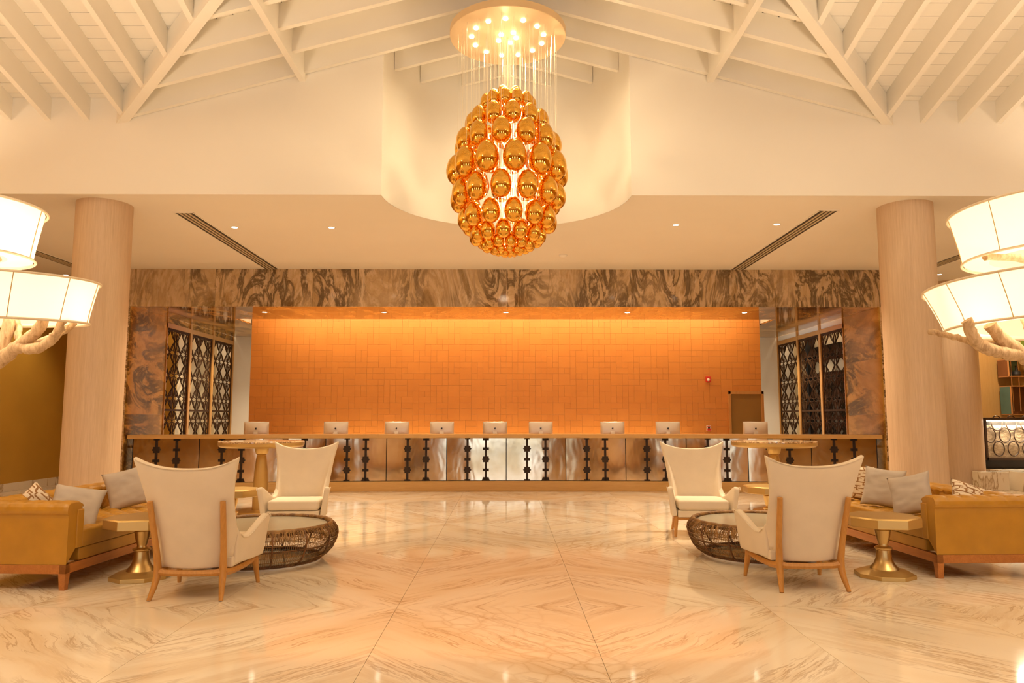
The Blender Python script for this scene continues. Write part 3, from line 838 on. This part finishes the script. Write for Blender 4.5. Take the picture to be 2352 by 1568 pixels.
for z in (-.95, -1.25, -1.55, -1.85, -2.1):
    a = z * 7
    b_ = MB().lathe([(.0, -.03), (.022, -.02), (.03, 0), (.022, .02), (0, .03)], 12, caps=False).build('inner_bulb', MAT['bulb'], ch, smooth=True, loc=(.06 * cos(a), .06 * sin(a), z))
    light('POINT', 'chandelier_glow', (CH[0] + .06 * cos(a), CH[1] + .06 * sin(a), 6.06 + z), 70, size=.034, color=(1, .74, .43))
light('POINT', 'chandelier_glow', (CH[0], CH[1], 5.65), 4, size=.25, color=(1, .74, .43))
light('SPOT', 'chandelier_beam', (CH[0], CH[1], 6.03), 60, size=.4, spot=110, blend=.7)

# ---- armchairs
def make_chair():
    t = empty('armchair')
    def lerp(tb, z):
        if z <= tb[0][0]: return tb[0][1]
        for (z0, a0), (z1, a1) in zip(tb, tb[1:]):
            if z <= z1: return a0 + (a1 - a0) * (z - z0) / (z1 - z0)
        return tb[-1][1]
    XT = [(.24, .285), (.40, .306), (.55, .317), (.70, .332), (.86, .356), (1.0, .387), (1.08, .408), (1.14, .425)]
    YT = [(.24, -.085), (.40, -.095), (.50, -.13), (.62, -.205), (.80, -.305), (1.0, -.385), (1.14, -.430)]
    def back(u, v):
        a = 2 * u - 1; zt_ = 1.045 + .10 * abs(a) ** 2.3; z0 = .235 + .012 * abs(a); z = z0 + (zt_ - z0) * v
        xe = lerp(XT, z); ye = lerp(YT, z); yc = -.235 - .17 * ((z - .24) / .81) - .012 * sin(pi * v)
        return (xe * sin(a * pi / 2 * .62) / sin(pi / 2 * .62), yc + (ye - yc) * abs(a) ** 3.2, z)
    ARM = [(.288, -.15, .247, .312, -.17, .56), (.298, -.115, .25, .314, -.115, .495), (.312, -.06, .25, .320, -.06, .462), (.325, .01, .25, .331, .0, .458), (.340, .08, .25, .350, .08, .488), (.348, .17, .25, .378, .18, .552), (.353, .26, .25, .402, .27, .603), (.355, .315, .25, .410, .325, .612), (.355, .34, .25, .404, .355, .578)]
    m = MB(); m.grid(21, 13, back)
    for sg in (-1, 1):
        def arm(u, v):
            a, b_, c, d, e, f = ARM[int(round(u * (len(ARM) - 1)))]
            return (sg * (a + (d - a) * v), b_ + (e - b_) * v, c + (f - c) * v)
        m.grid(len(ARM), 6, arm)
    o = m.build('shell', MAT['fabric'], t, smooth=True, ang=180)
    md = o.modifiers.new('thick', 'SOLIDIFY'); md.thickness = .066; md.offset = 0
    b = o.modifiers.new('bevel', 'BEVEL'); b.width = .016; b.segments = 2; b.limit_method = 'ANGLE'; b.angle_limit = R(60)
    sd = o.modifiers.new('sub', 'SUBSURF'); sd.levels = 1; sd.render_levels = 1
    # piping along the outer top edges
    pp = [Vector(back(i / 30, 1)) for i in range(31)]
    MB().tube([p + Vector((-p.x * .012, -.031, -.008)) for p in pp[1:-1]], .0045, 6).build('piping', MAT['fabric'], t, smooth=True)
    for sg in (-1, 1):
        MB().tube([(sg * (d + .034), e, f - .008) for a_, b_, c_, d, e, f in ARM[1:]], .0045, 6).build('piping', MAT['fabric'], t, smooth=True)
    MB().box(-.315, .315, -.20, .335, .235, .318).build('seat_base', MAT['fabric'], t, bev=.012)
    c = MB().box(-.308, .308, -.20, .345, .322, .445).build('seat_cushion', MAT['fabric'], t, bev=.035, seg=4)
    for s in (-1, 1):
        p = [(.288, -.350, 0), (.274, -.305, .09), (.266, -.275, .17), (.265, -.268, .25), (.273, -.295, .40), (.281, -.335, .55), (.288, -.372, .68), (.293, -.400, .785)]
        MB().tube([(s * a, b_, c_) for a, b_, c_ in p], [.017, .023, .029, .030, .026, .025, .024, .022], 8, up=(1, 0, 0)).build('leg', MAT['chairwood'], t, smooth=True, ang=50)
        p = [(.350, .335, 0), (.340, .305, .12), (.330, .28, .24)]
        MB().tube([(s * a, b_, c_) for a, b_, c_ in p], [.016, .023, .031], 8, up=(1, 0, 0)).build('leg', MAT['chairwood'], t, smooth=True, ang=50)
        p = [(.265, -.262, .208), (.285, -.12, .196), (.31, .08, .205), (.33, .29, .232)]
        MB().tube([(s * a, b_, c_) for a, b_, c_ in p], [.034, .028, .028, .03], 6, up=(0, 0, 1)).build('side_rail', MAT['chairwood'], t, smooth=True, ang=50)
    MB().tube([(-.262, -.262, .215), (-.2, -.268, .205), (0, -.272, .200), (.2, -.268, .205), (.262, -.262, .215)], [.034, .027, .026, .027, .034], 6, up=(0, 0, 1)).build('rear_rail', MAT['chairwood'], t, smooth=True, ang=50)
    MB().tube([(-.33, .29, .225), (.33, .29, .225)], .026, 6, up=(0, 0, 1)).build('front_rail', MAT['chairwood'], t, smooth=True, ang=50)
    return t
chair = make_chair(); reg(chair)
spots = [(-2.555, 6.44, R(-.5), 'cream wing armchair seen from behind, beside the left leather sofa'), (2.575, 6.70, R(2), 'cream wing armchair seen from behind, beside the right leather sofa'),
         (-2.63, 9.56, R(184), 'cream wing armchair facing us behind the left rattan table'), (2.45, 9.56, R(176), 'cream wing armchair facing us behind the right rattan table')]
for i, (x, y, a, lb) in enumerate(spots):
    o = chair if i == 0 else copy_tree(chair)
    o.location = (x, y, 0); o.rotation_euler = (0, 0, a); tag(o, lb, 'armchair', 'cream wing armchairs')

# ---- sofas
def tuft(u, v, wu, wv):
    a = u / wu + v / wv; b = u / wu - v / wv
    return (abs(sin(pi * a)) ** .45) * (abs(sin(pi * b)) ** .45)
def make_sofa(Ls=2.76, D=.93):
    t = empty('sofa'); hl = Ls / 2; hd = D / 2; TH = .20
    fr = MB(); fr.box(-hl, hl, -hd, -hd + .06, .136, .212); fr.box(-hl, hl, hd - .06, hd, .136, .212); fr.box(-hl, -hl + .06, -hd, hd, .136, .212); fr.box(hl - .06, hl, -hd, hd, .136, .212)
    fr.build('base_rail', MAT['railwood'], t, bev=.003)
    for a in (-1, 1):
        for b in (-1, 1):
            x0 = a * (hl - .032); y0 = b * (hd - .032)
            MB().hexa([(x0 - .024, y0 - .024, 0), (x0 + .024, y0 - .024, 0), (x0 + .024, y0 + .024, 0), (x0 - .024, y0 + .024, 0)], [(x0 - .032, y0 - .032, .137), (x0 + .032, y0 - .032, .137), (x0 + .032, y0 + .032, .137), (x0 - .032, y0 + .032, .137)]).build('leg', MAT['railwood'], t, bev=.002)
    MB().box(-hl + .19, hl - .19, -hd + .012, hd - .02, .213, .325).build('body', MAT['leather'], t, bev=.012)
    # seat: tufted top, plain front
    x0, x1, y0, y1 = -hl + TH, hl - TH, -hd + .005, hd - TH
    def seat(u, v):
        X = x0 + (x1 - x0) * u
        if v < .16: q = v / .16; return (X, y0 - .004 * sin(pi * q), .328 + q * .15)
        q = (v - .16) / .84; Y = y0 + (y1 - y0) * q
        rd = .035 * max(0, 1 - q / .06) ** 2
        return (X, Y + 0, .492 - rd - .028 * (1 - tuft(X, Y, .21, .19)) * min(1, q / .15))
    m = MB(); m.grid(150, 52, seat)
    m.build('seat', MAT['leather'], t, smooth=True, ang=180, fix=False)
    # one profile serves arms and back: (thickness outward->inward, z)
    prof = [(0.0, .214), (0.0, .42), (0, .60), (-.004, .625), (-.022, .640), (-.030, .665), (-.026, .695), (-.008, .722), (.03, .738), (.09, .742), (.15, .735), (.19, .715), (.205, .69), (.205, .66), (.20, .62), (.195, .57), (.19, .52), (.19, .47), (.19, .40)]
    import bisect
    def smoothprof(v):
        k = v * (len(prof) - 1); i = min(int(k), len(prof) - 2); q = k - i
        return tuple(prof[i][j] * (1 - q) + prof[i + 1][j] * q for j in (0, 1))
    def panel(length, tuftin, wseam):
        n = int(length / .018)
        def fn(u, v):
            th, z = smoothprof(v); s = u * length
            bul = 0
            if .19 < v < .75: bul = .018 * (abs(sin(pi * s / wseam)) ** .4 - 1) * sin(pi * (v - .19) / .56) ** .5
            if tuftin and v >= .62:
                bul += -.035 * (1 - tuft(s, z - .46, .21, .26)) * min(1, (v - .62) / .1)
            # move along a rough normal
            if v < .42: nx, nz = -1, .3
            elif v < .66: nx, nz = 0, 1
            else: nx, nz = 1, .1
            return (s, th + nx * bul, z + nz * bul)
        m = MB(); m.grid(n, 73, fn)
        nv = 73
        # end caps
        base = 0; last = (n - 1) * nv
        m.f.append(tuple(range(0, nv))); m.f.append(tuple(last + k for k in range(nv - 1, -1, -1)))
        return m
    # arms (length along depth, outward side away from the seat)
    a = panel(D - .015, True, .135)
    o = a.build('arm', MAT['leather'], t, smooth=True, ang=50)
    o2 = bpy.data.objects.new('arm', o.data.copy()); col.objects.link(o2); o2.parent = t
    o2.data.transform(Matrix(((0, -1, 0, hl), (1, 0, 0, -hd), (0, 0, 1, 0), (0, 0, 0, 1))))
    o.data.transform(Matrix(((0, 1, 0, -hl), (1, 0, 0, -hd), (0, 0, 1, 0), (0, 0, 0, 1))))
    bm_ = bmesh.new(); bm_.from_mesh(o.data); bmesh.ops.recalc_face_normals(bm_, faces=bm_.faces); bm_.to_mesh(o.data); bm_.free()
    # pleated strip on the arm fronts
    for s in (-1, 1):
        pl = MB().box(s * (hl - .155) - .045, s * (hl - .155) + .045, -hd - .012, -hd + .01, .33, .66)
        pl.build('arm_pleat', MAT['leather'], t, bev=.01, seg=3)
    b = panel(Ls - .05, True, .21)
    ob = b.build('back', MAT['leather'], t, smooth=True, ang=50)
    ob.data.transform(Matrix(((1, 0, 0, -hl + .025), (0, -1, 0, hd), (0, 0, 1, 0), (0, 0, 0, 1))))
    bm_ = bmesh.new(); bm_.from_mesh(ob.data); bmesh.ops.recalc_face_normals(bm_, faces=bm_.faces); bm_.to_mesh(ob.data); bm_.free()
    return t
sofa = make_sofa(); reg(sofa)
sofa.location = (-4.12, 7.86, 0); sofa.rotation_euler = (0, 0, R(87)); tag(sofa, 'tan tufted leather sofa on cherry base, by the left column', 'sofa', 'tan tufted leather sofas')
s2 = copy_tree(sofa); s2.location = (4.335, 8.26, 0); s2.rotation_euler = (0, 0, R(-88)); tag(s2, 'tan tufted leather sofa on cherry base, by the right column', 'sofa', 'tan tufted leather sofas')

# ---- cushions
def pillow_mesh(seed, wd, ht, th):
    m = MB(); n = 22
    def sgn(side):
        def fn(u, v):
            a, b = 2 * u - 1, 2 * v - 1
            pa = 1 - .085 * (1 - b * b) * abs(a) ** 3; pb = 1 - .085 * (1 - a * a) * abs(b) ** 3
            t_ = ((1 - a ** 4) * (1 - b ** 4)) ** .5 * (1 - .25 * (a * a + b * b) / 2)
            wr = mnoise.noise(Vector((a * 2.2 + seed, b * 5 + seed, side))) * .012 * t_
            return (a * pa * wd / 2, side * (t_ * th / 2) + wr, b * pb * ht / 2)
        return fn
    m.grid(n, n, sgn(1)); m.grid(n, n, sgn(-1))
    return m
def pillow(loc, rot, mat, label, seed, wd=.45, ht=.45, th=.17):
    o = pillow_mesh(seed, wd, ht, th).build('cushion', MAT[mat], smooth=True, ang=180)
    bm_ = bmesh.new(); bm_.from_mesh(o.data); bmesh.ops.remove_doubles(bm_, verts=bm_.verts, dist=.0006); bmesh.ops.recalc_face_normals(bm_, faces=bm_.faces); bm_.to_mesh(o.data); bm_.free()
    o.location = loc; o.rotation_euler = rot
    return tag(o, label, 'cushion', 'cushions on the sofas')
pillow((-4.00, 7.02, .625), (R(-32), R(10), R(20)), 'greyfab', 'grey cushion slumped against the near arm of the left sofa', 1, .44, .43, .16)
pillow((-4.12, 8.22, .69), (R(-18), R(-14), R(30)), 'greyfab', 'grey cushion standing upright on the left sofa, near its far end', 2, .44, .44, .16)
pillow((-4.42, 7.08, .635), (R(-15), R(45), R(18)), 'maze', 'maze-print cushion peeping over the near arm of the left sofa', 3, .32, .32, .14)
pillow((4.14, 8.22, .69), (R(-18), R(6), R(-40)), 'greyfab', 'grey cushion standing upright in the middle of the right sofa', 4, .42, .44, .16)
pillow((4.12, 7.62, .675), (R(-18), R(-14), R(-46)), 'greyfab', 'grey cushion with raised corner, next to the near arm of the right sofa', 5, .42, .43, .16)
pillow((4.14, 8.92, .69), (R(-16), R(4), R(-45)), 'maze', 'maze-print cushion at the far end of the right sofa', 6, .42, .42, .15)
pillow((4.56, 7.36, .665), (R(-40), R(20), R(-12)), 'maze', 'maze-print cushion peeping over the near arm of the right sofa', 7, .36, .34, .14)

# ---- octagonal side tables
def make_side():
    t = empty('side_table'); rot = R(22.5 + 10)
    MB().lathe([(.325, .46), (.330, .465), (.330, .540), (.318, .553), (.30, .553)], 8, rot=rot).build('table_top', MAT['goldpaint'], t, bev=.003)
    MB().lathe([(.262, 0), (.262, .035), (.20, .062), (.12, .072)], 8, rot=rot).build('base', MAT['goldpaint'], t, bev=.003)
    MB().lathe([(.125, .07), (.118, .085), (.09, .115), (.072, .16), (.064, .21), (.064, .24), (.076, .25), (.078, .262), (.066, .27), (.045, .276), (.040, .29), (.045, .305), (.048, .315), (.060, .36), (.068, .41), (.070, .42), (.056, .428), (.053, .434), (.064, .446), (.062, .464)], 28).build('pedestal', MAT['gold'], t, smooth=True)
    return t
side = make_side(); reg(side)
for i, (x, y, lb) in enumerate(((-3.335, 6.96, 'gold octagonal side table between the left sofa and nearest armchair'), (3.49, 6.98, 'gold octagonal side table between the right sofa and nearest armchair'), (-3.49, 9.62, 'gold octagonal side table beside the far left armchair'), (3.50, 10.0, 'gold octagonal side table beside the far right armchair'))):
    o = side if i == 0 else copy_tree(side); o.location = (x, y, 0); o.rotation_euler = (0, 0, R((0, -20, 8, -14)[i])); tag(o, lb, 'side table', 'gold octagonal side tables')

# ---- tall round bar tables
def make_bar():
    t = empty('bar_table')
    MB().lathe([(.56, 1.0), (.61, 1.008), (.635, 1.03), (.64, 1.075)], 64).build('table_rim', MAT['goldpaint'], t, smooth=True)
    MB().lathe([(.64, 1.076), (.64, 1.092), (.632, 1.10)], 64).build('table_top', MAT['spot_top'], t, smooth=True)
    MB().lathe([(.34, 0), (.345, .02), (.34, .04), (.30, .055)], 48).build('base', MAT['goldpaint'], t, smooth=True)
    MB().lathe([(.115, .05), (.112, .40), (.102, .60), (.082, .80), (.072, .865), (.066, .875), (.074, .882), (.066, .89), (.085, .90), (.10, .94), (.108, .985), (.108, .99), (.055, .99), (.055, 1.005)], 36).build('pedestal', MAT['goldpaint'], t, smooth=True)
    return t
bar = make_bar(); reg(bar)
bar.location = (-3.785, 11.6, 0); tag(bar, 'tall round gold bar table behind the far left armchair', 'bar table', 'tall gold bar tables')
b2 = copy_tree(bar); b2.location = (4.165, 11.6, 0); tag(b2, 'tall round gold bar table behind the two right armchairs', 'bar table', 'tall gold bar tables')

# ---- rattan coffee tables
def make_coffee():
    t = empty('coffee_table')
    pr = [(.655, .375), (.70, .382), (.735, .365), (.765, .32), (.772, .27), (.755, .20), (.715, .12), (.66, .06), (.60, .022)]
    MB().lathe([(.66, .352), (.66, .362), (.655, .366)], 72).build('glass_top', MAT['glass_top'], t, smooth=True)
    MB().lathe([(.58, 0.0), (.605, .0), (.605, .014), (.58, .014)], 64, caps=False).build('base_ring', MAT['white_ring'], t, smooth=True)
    m = MB(); rr = random.Random(3)
    n = 230
    for i in range(n):
        a = 2 * pi * i / n
        m.tube([(r * cos(a), r * sin(a), z) for r, z in pr[2:]], .0023, 3, caps=False)
    for z, r in ((.20, .757), (.135, .724), (.085, .688), (.30, .773), (.25, .772)):
        m.tube([(r * cos(2 * pi * i / 64), r * sin(2 * pi * i / 64), z) for i in range(64)], .0035, 3, closed=True)
    # dense bound fringe under the rim, strands of uneven length
    for i in range(650):
        a = 2 * pi * rr.random(); lo = rr.choice([.33, .30, .27, .24, .22]); a2 = a + rr.uniform(-.02, .02)
        p = [(r + .004, z) for r, z in pr[1:6] if z >= lo]
        if len(p) < 2: continue
        m.tube([((r) * cos(a + (a2 - a) * k), (r) * sin(a + (a2 - a) * k), z) for k, (r, z) in enumerate(p)], rr.uniform(.002, .005), 3, caps=False)
    o = m.build('rattan_weave', MAT['rattan'], t, fix=False); o['kind'] = 'stuff'
    MB().tube([(.70 * cos(2 * pi * i / 96), .70 * sin(2 * pi * i / 96), .372) for i in range(96)], [.024 + .003 * sin(i * 2.1) for i in range(96)], 10, closed=True, up=(0, 0, 1)).build('rim', MAT['rattan'], t, smooth=True)
    MB().tube([(.60 * cos(2 * pi * i / 96), .60 * sin(2 * pi * i / 96), .03) for i in range(96)], .016, 8, closed=True, up=(0, 0, 1)).build('foot_ring', MAT['rattandark'], t, smooth=True)
    MB().tube([(.74 * cos(2 * pi * i / 96), .74 * sin(2 * pi * i / 96), .19) for i in range(96)], .009, 8, closed=True, up=(0, 0, 1)).build('middle_ring', MAT['rattandark'], t, smooth=True)
    MB().tube([(.64 * cos(2 * pi * i / 96), .64 * sin(2 * pi * i / 96), .335) for i in range(96)], .014, 8, closed=True, up=(0, 0, 1)).build('top_ring', MAT['rattandark'], t, smooth=True)
    for k in range(14):
        a = 2 * pi * k / 14 + .2
        MB().tube([((r + .002) * cos(a), (r + .002) * sin(a), z) for r, z in pr], .0095, 6).build('rib', MAT['rattandark'], t, smooth=True)
    return t
cof = make_coffee(); reg(cof)
cof.scale = (.97, .97, .98); cof.location = (-2.50, 7.80, 0); tag(cof, 'round rattan coffee table with glass top between the left armchairs', 'coffee table', 'round rattan coffee tables')
c2 = copy_tree(cof); c2.location = (2.70, 8.05, 0); c2.rotation_euler = (0, 0, 1.1); tag(c2, 'round rattan coffee table with glass top between the right armchairs', 'coffee table', 'round rattan coffee tables')

# ---- driftwood floor lamps
def shade(parent, c, rt, zt_, rb, zb_, n, ty=0, ph=0.0):
    o = (c[0], c[1])
    tilt = lambda x, y, z: (x, y, z + ty * (y - o[1]))
    m = MB()
    k = n * 4
    def fn(u, v):
        a = 2 * pi * u + ph; r = rb + (rt - rb) * v ** 1.15
        seg = 2 * pi / n; q = (a - ph) % seg - seg / 2
        flat = cos(seg / 2) / cos(q); r = r * (1 + .45 * (flat - 1))
        return tilt(o[0] + r * cos(a), o[1] + r * sin(a), zb_ + (zt_ - zb_) * v)
    m.grid(k, 7, fn, closed_u=True)
    sh = m.build('lamp_shade', MAT['shade'], parent, smooth=True, ang=180, fix=False)
    for i in range(n):
        a = 2 * pi * i / n + ph
        MB().tube([tilt(o[0] + (rb + (rt - rb) * v ** 1.15 + .003) * cos(a), o[1] + (rb + (rt - rb) * v ** 1.15 + .003) * sin(a), zb_ + (zt_ - zb_) * v) for v in (0, .25, .5, .75, 1)], .0032, 5).build('seam', MAT['seam'], sh)
    for r, z, nm_ in ((rt, zt_, 'top_hoop'), (rb, zb_, 'bottom_hoop')):
        MB().tube([tilt(o[0] + r * cos(2 * pi * i / 72), o[1] + r * sin(2 * pi * i / 72), z) for i in range(72)], .009, 6, closed=True, up=(0, 0, 1)).build(nm_, MAT['shade_trim'], sh, smooth=True)
    # frosted diffuser ring under the shade
    MB().grid(72, 2, lambda u, v: tilt(o[0] + (rb - .012 - .16 * v) * cos(2 * pi * u), o[1] + (rb - .012 - .16 * v) * sin(2 * pi * u), zb_ + .012), closed_u=True).build('diffuser', MAT['shade'], sh, fix=False)
    return sh
def branch(parent, pts, r0, r1, seed, name='branch'):
    P = [Vector(p) for p in pts]; out = []; rad = []; rr = random.Random(seed)
    m = (len(P) - 1) * 6
    for i in range(m + 1):
        k = i / 6; a = min(int(k), len(P) - 2); q = k - a
        p0, p1, p2, p3 = P[max(a - 1, 0)], P[a], P[a + 1], P[min(a + 2, len(P) - 1)]
        p = .5 * ((2 * p1) + (p2 - p0) * q + (2 * p0 - 5 * p1 + 4 * p2 - p3) * q * q + (3 * p1 - p0 - 3 * p2 + p3) * q ** 3)
        out.append(p + Vector([rr.uniform(-.006, .006) for _ in range(3)])); rad.append((r0 + (r1 - r0) * i / m) * (1 + rr.uniform(-.10, .10)))
    return MB().tube(out, rad, 10).build(name, MAT['driftwood'], parent, smooth=True, ang=70)
# left lamp (local coordinates relative to its foot)
lx, ly = -4.03, 5.25
lamp = tag(empty('floor_lamp', (lx, ly, 0)), 'driftwood floor lamp with two stacked cream shades, left edge of the lobby', 'floor lamp', 'driftwood floor lamps')
rel = lambda pts, c: [(a - c[0] - (.05 if c[0] < 0 else 0), b - c[1], z) for a, b, z in pts]
MB().lathe([(.24, 0), (.24, .03), (.20, .045)], 36).build('foot_plate', MAT['darkwood'], lamp, smooth=True)
branch(lamp, rel([(-3.98, 5.25, .03), (-4.0, 5.27, .6), (-3.93, 5.22, 1.2), (-3.78, 5.22, 1.62), (-3.56, 5.2, 1.80), (-3.42, 5.2, 1.915), (-3.26, 5.17, 2.03), (-3.18, 5.15, 2.13)], (lx, ly)), .075, .036, 1, 'trunk')
branch(lamp, rel([(-3.60, 5.2, 1.76), (-3.52, 5.22, 1.90), (-3.48, 5.24, 2.14)], (lx, ly)), .05, .036, 2)
branch(lamp, rel([(-3.37, 5.19, 1.945), (-3.23, 5.14, 1.925), (-3.10, 5.1, 1.975), (-3.04, 5.08, 2.03), (-3.00, 5.08, 2.13)], (lx, ly)), .040, .026, 3)
branch(lamp, rel([(-3.36, 5.2, 1.95), (-3.41, 5.24, 2.03), (-3.46, 5.3, 2.14)], (lx, ly)), .026, .022, 4)
branch(lamp, rel([(-3.28, 5.22, 1.97), (-3.17, 5.3, 2.04), (-3.08, 5.36, 2.14)], (lx, ly)), .026, .022, 5)
branch(lamp, rel([(-3.80, 5.22, 1.60), (-3.86, 5.2, 2.0), (-3.75, 5.2, 2.5), (-3.55, 5.2, 2.58)], (lx, ly)), .05, .028, 6)
shade(lamp, (-3.81 - lx, 5.12 - ly), .86, 2.41, .80, 2.115, 14, ty=.075, ph=.28)
shade(lamp, (-3.84 - lx, 5.12 - ly), .52, 2.93, .46, 2.575, 8, ph=.15)
rx, ry = 4.25, 5.15
lamp = tag(empty('floor_lamp', (rx, ry, 0)), 'driftwood floor lamp with two stacked cream shades, right edge of the lobby', 'floor lamp', 'driftwood floor lamps')
MB().lathe([(.24, 0), (.24, .03), (.20, .045)], 36).build('foot_plate', MAT['darkwood'], lamp, smooth=True)
branch(lamp, rel([(4.25, 5.15, .03), (4.28, 5.15, .6), (4.15, 5.1, 1.2), (3.82, 5.05, 1.66), (3.55, 5.0, 1.86), (3.42, 5.0, 1.96), (3.29, 4.98, 2.085)], (rx, ry)), .08, .042, 11, 'trunk')
branch(lamp, rel([(3.52, 5.0, 1.88), (3.36, 4.98, 1.895), (3.22, 4.97, 1.935), (3.16, 4.95, 2.0), (3.11, 4.93, 2.10)], (rx, ry)), .046, .036, 12)
branch(lamp, rel([(3.40, 5.03, 1.93), (3.22, 5.1, 1.985), (3.10, 5.15, 2.03), (3.0, 5.2, 2.06)], (rx, ry)), .026, .018, 13)
branch(lamp, rel([(3.60, 5.0, 1.84), (3.58, 5.0, 2.0), (3.56, 5.02, 2.14)], (rx, ry)), .03, .024, 14)
branch(lamp, rel([(3.95, 5.05, 1.5), (4.0, 5.05, 2.0), (3.7, 5.05, 2.5), (3.30, 5.0, 2.56)], (rx, ry)), .05, .024, 15)
shade(lamp, (4.10 - rx, 5.03 - ry), 1.07, 2.375, .945, 2.085, 16, ph=.02)
shade(lamp, (3.93 - rx, 5.03 - ry), .73, 2.905, .655, 2.565, 9, ph=-.05)
for cxl, cyl, rl, zl in ((-3.81, 5.12, .52, 2.26), (4.10, 5.03, .68, 2.23)):
    for k in range(5):
        a = 2 * pi * k / 5 + (.1 if cxl < 0 else 3.3)
        light('POINT', 'shade_bulb', (cxl + rl * cos(a), cyl + rl * sin(a), zl), 3.4, size=.04)
for cxl, cyl, zl in ((-3.84, 5.12, 2.74), (3.93, 5.03, 2.74)):
    for k in range(2): light('POINT', 'shade_bulb', (cxl + (.14 if k else -.14), cyl - .1, zl), 5.5, size=.05)

# ---- bar counter with backlit stone front
bc = tag(empty('bar_counter', (9.85, 15.85, 0)), 'bar counter with dark top and backlit stone front ringed by ovals', 'counter')
MB().box(-.0, 3.2, -.16, .55, 1.405, 1.46).build('countertop', MAT['darkwood'], bc, bev=.004)
MB().box(.40, 3.2, .06, .5, .376, 1.405).build('carcass', MAT['blackgap'], bc)
MB().box(.42, 3.2, .035, .058, .60, 1.30).build('stone_front', MAT['glowstone'], bc)
MB().box(.38, 3.2, -.02, .05, .56, .61).build('bottom_rail', MAT['darkwood'], bc)
MB().box(.37, .41, -.02, .05, .56, 1.405).build('end_post', MAT['darkwood'], bc)
MB().box(.42, 3.2, -.01, .05, 1.385, 1.405).build('light_strip', MAT['bulb_soft'], bc)
rg = MB().tube([(.118 * cos(2 * pi * i / 28), 0, .155 * sin(2 * pi * i / 28)) for i in range(28)], .012, 6, closed=True, up=(0, 1, 0))
r0 = None
for row, (zc, dx) in enumerate(((1.34, .19), (1.085, .03), (.80, .20))):
    for k in range(9):
        x = .46 + dx + k * .315
        if r0 is None: r0 = rg.build('oval_ring', MAT['darkwood'], bc, smooth=True, loc=(x, .01, zc))
        else: inst(r0, 'oval_ring', bc, (x, .01, zc))
light('AREA', 'bar_fill', (11.6, 16.9, 4.3), 75, size=.5)  # fill light added to brighten the oak wall and its shelves
light('AREA', 'bar_strip', (11.5, 15.80, 1.38), 26, rot=(R(20), 0, 0), size=2.2, size_y=.05)
# ---- box shelves on the oak wall
def box_shelf(x0, x1, z0, z1, yb, dp, side, back, label):
    t = tag(empty('box_shelf', (x0, yb, z0)), label, 'shelf', 'box shelves on the oak wall')
    W, H_ = x1 - x0, z1 - z0; e = .012
    m = MB(); m.box(0, .02, -dp, 0, 0, H_); m.build('side_panel', MAT[side], t)
    m = MB(); m.box(.02, W, -.02, 0, 0, H_); m.build('back_panel', MAT[back], t)
    m = MB(); m.box(0, W, -dp, 0, -.02, 0); m.build('shelf_board', MAT['copper'], t)
    m = MB(); m.box(0, W, -dp, 0, H_, H_ + .02); m.build('shelf_board', MAT['copper'], t)
    m = MB()
    for a in (0, W): m.box(a - e, a + e, -dp - e, -dp + e, -.02, H_ + .02)
    m.box(.0, W, -dp - e, -dp + e, -.02, .0); m.box(0, W, -dp - e, -dp + e, H_, H_ + .02)
    m.build('copper_edge', MAT['copper'], t)
    return t
box_shelf(12.36, 12.89, 2.48, 2.88, 18.5, .40, 'rust', 'teal', 'copper-edged box shelf with teal back holding a dark vase, upper of two')
box_shelf(12.38, 13.05, 1.55, 2.22, 18.5, .40, 'teal', 'rust', 'tall copper-edged box shelf with teal side above the bar counter')
t = tag(empty('box_shelf', (12.46, 18.5, 3.1)), 'pale teal and green glazed box shelf high on the oak wall', 'shelf', 'box shelves on the oak wall')
MB().box(0, .30, -.3, 0, 0, .9).build('teal_pane', MAT['tealpale'], t); MB().box(.31, .42, -.3, 0, 0, .9).build('green_pane', MAT['green'], t)
MB().box(.297, .313, -.31, 0, 0, .9).build('copper_edge', MAT['copper'], t)
for xx in (12.40, 12.62):
    pass
t = tag(MB().tube([(12.60, 18.36, .62 + 1.0), (12.60, 18.36, 3.1)], .014, 8).tube([(12.78, 18.36, 1.62), (12.78, 18.36, 3.1)], .014, 8).build('shelf_posts', MAT['copper'], smooth=True), 'pair of thin copper posts linking the box shelves on the oak wall', 'post')
v = tag(MB().lathe([(.07, 0), (.10, .05), (.085, .11), (.03, .15), (.022, .24), (.03, .26)], 24).build('vase', MAT['blackgap'], smooth=True, loc=(12.66, 18.25, 2.48)), 'dark bottle-necked vase inside the teal box shelf', 'vase')
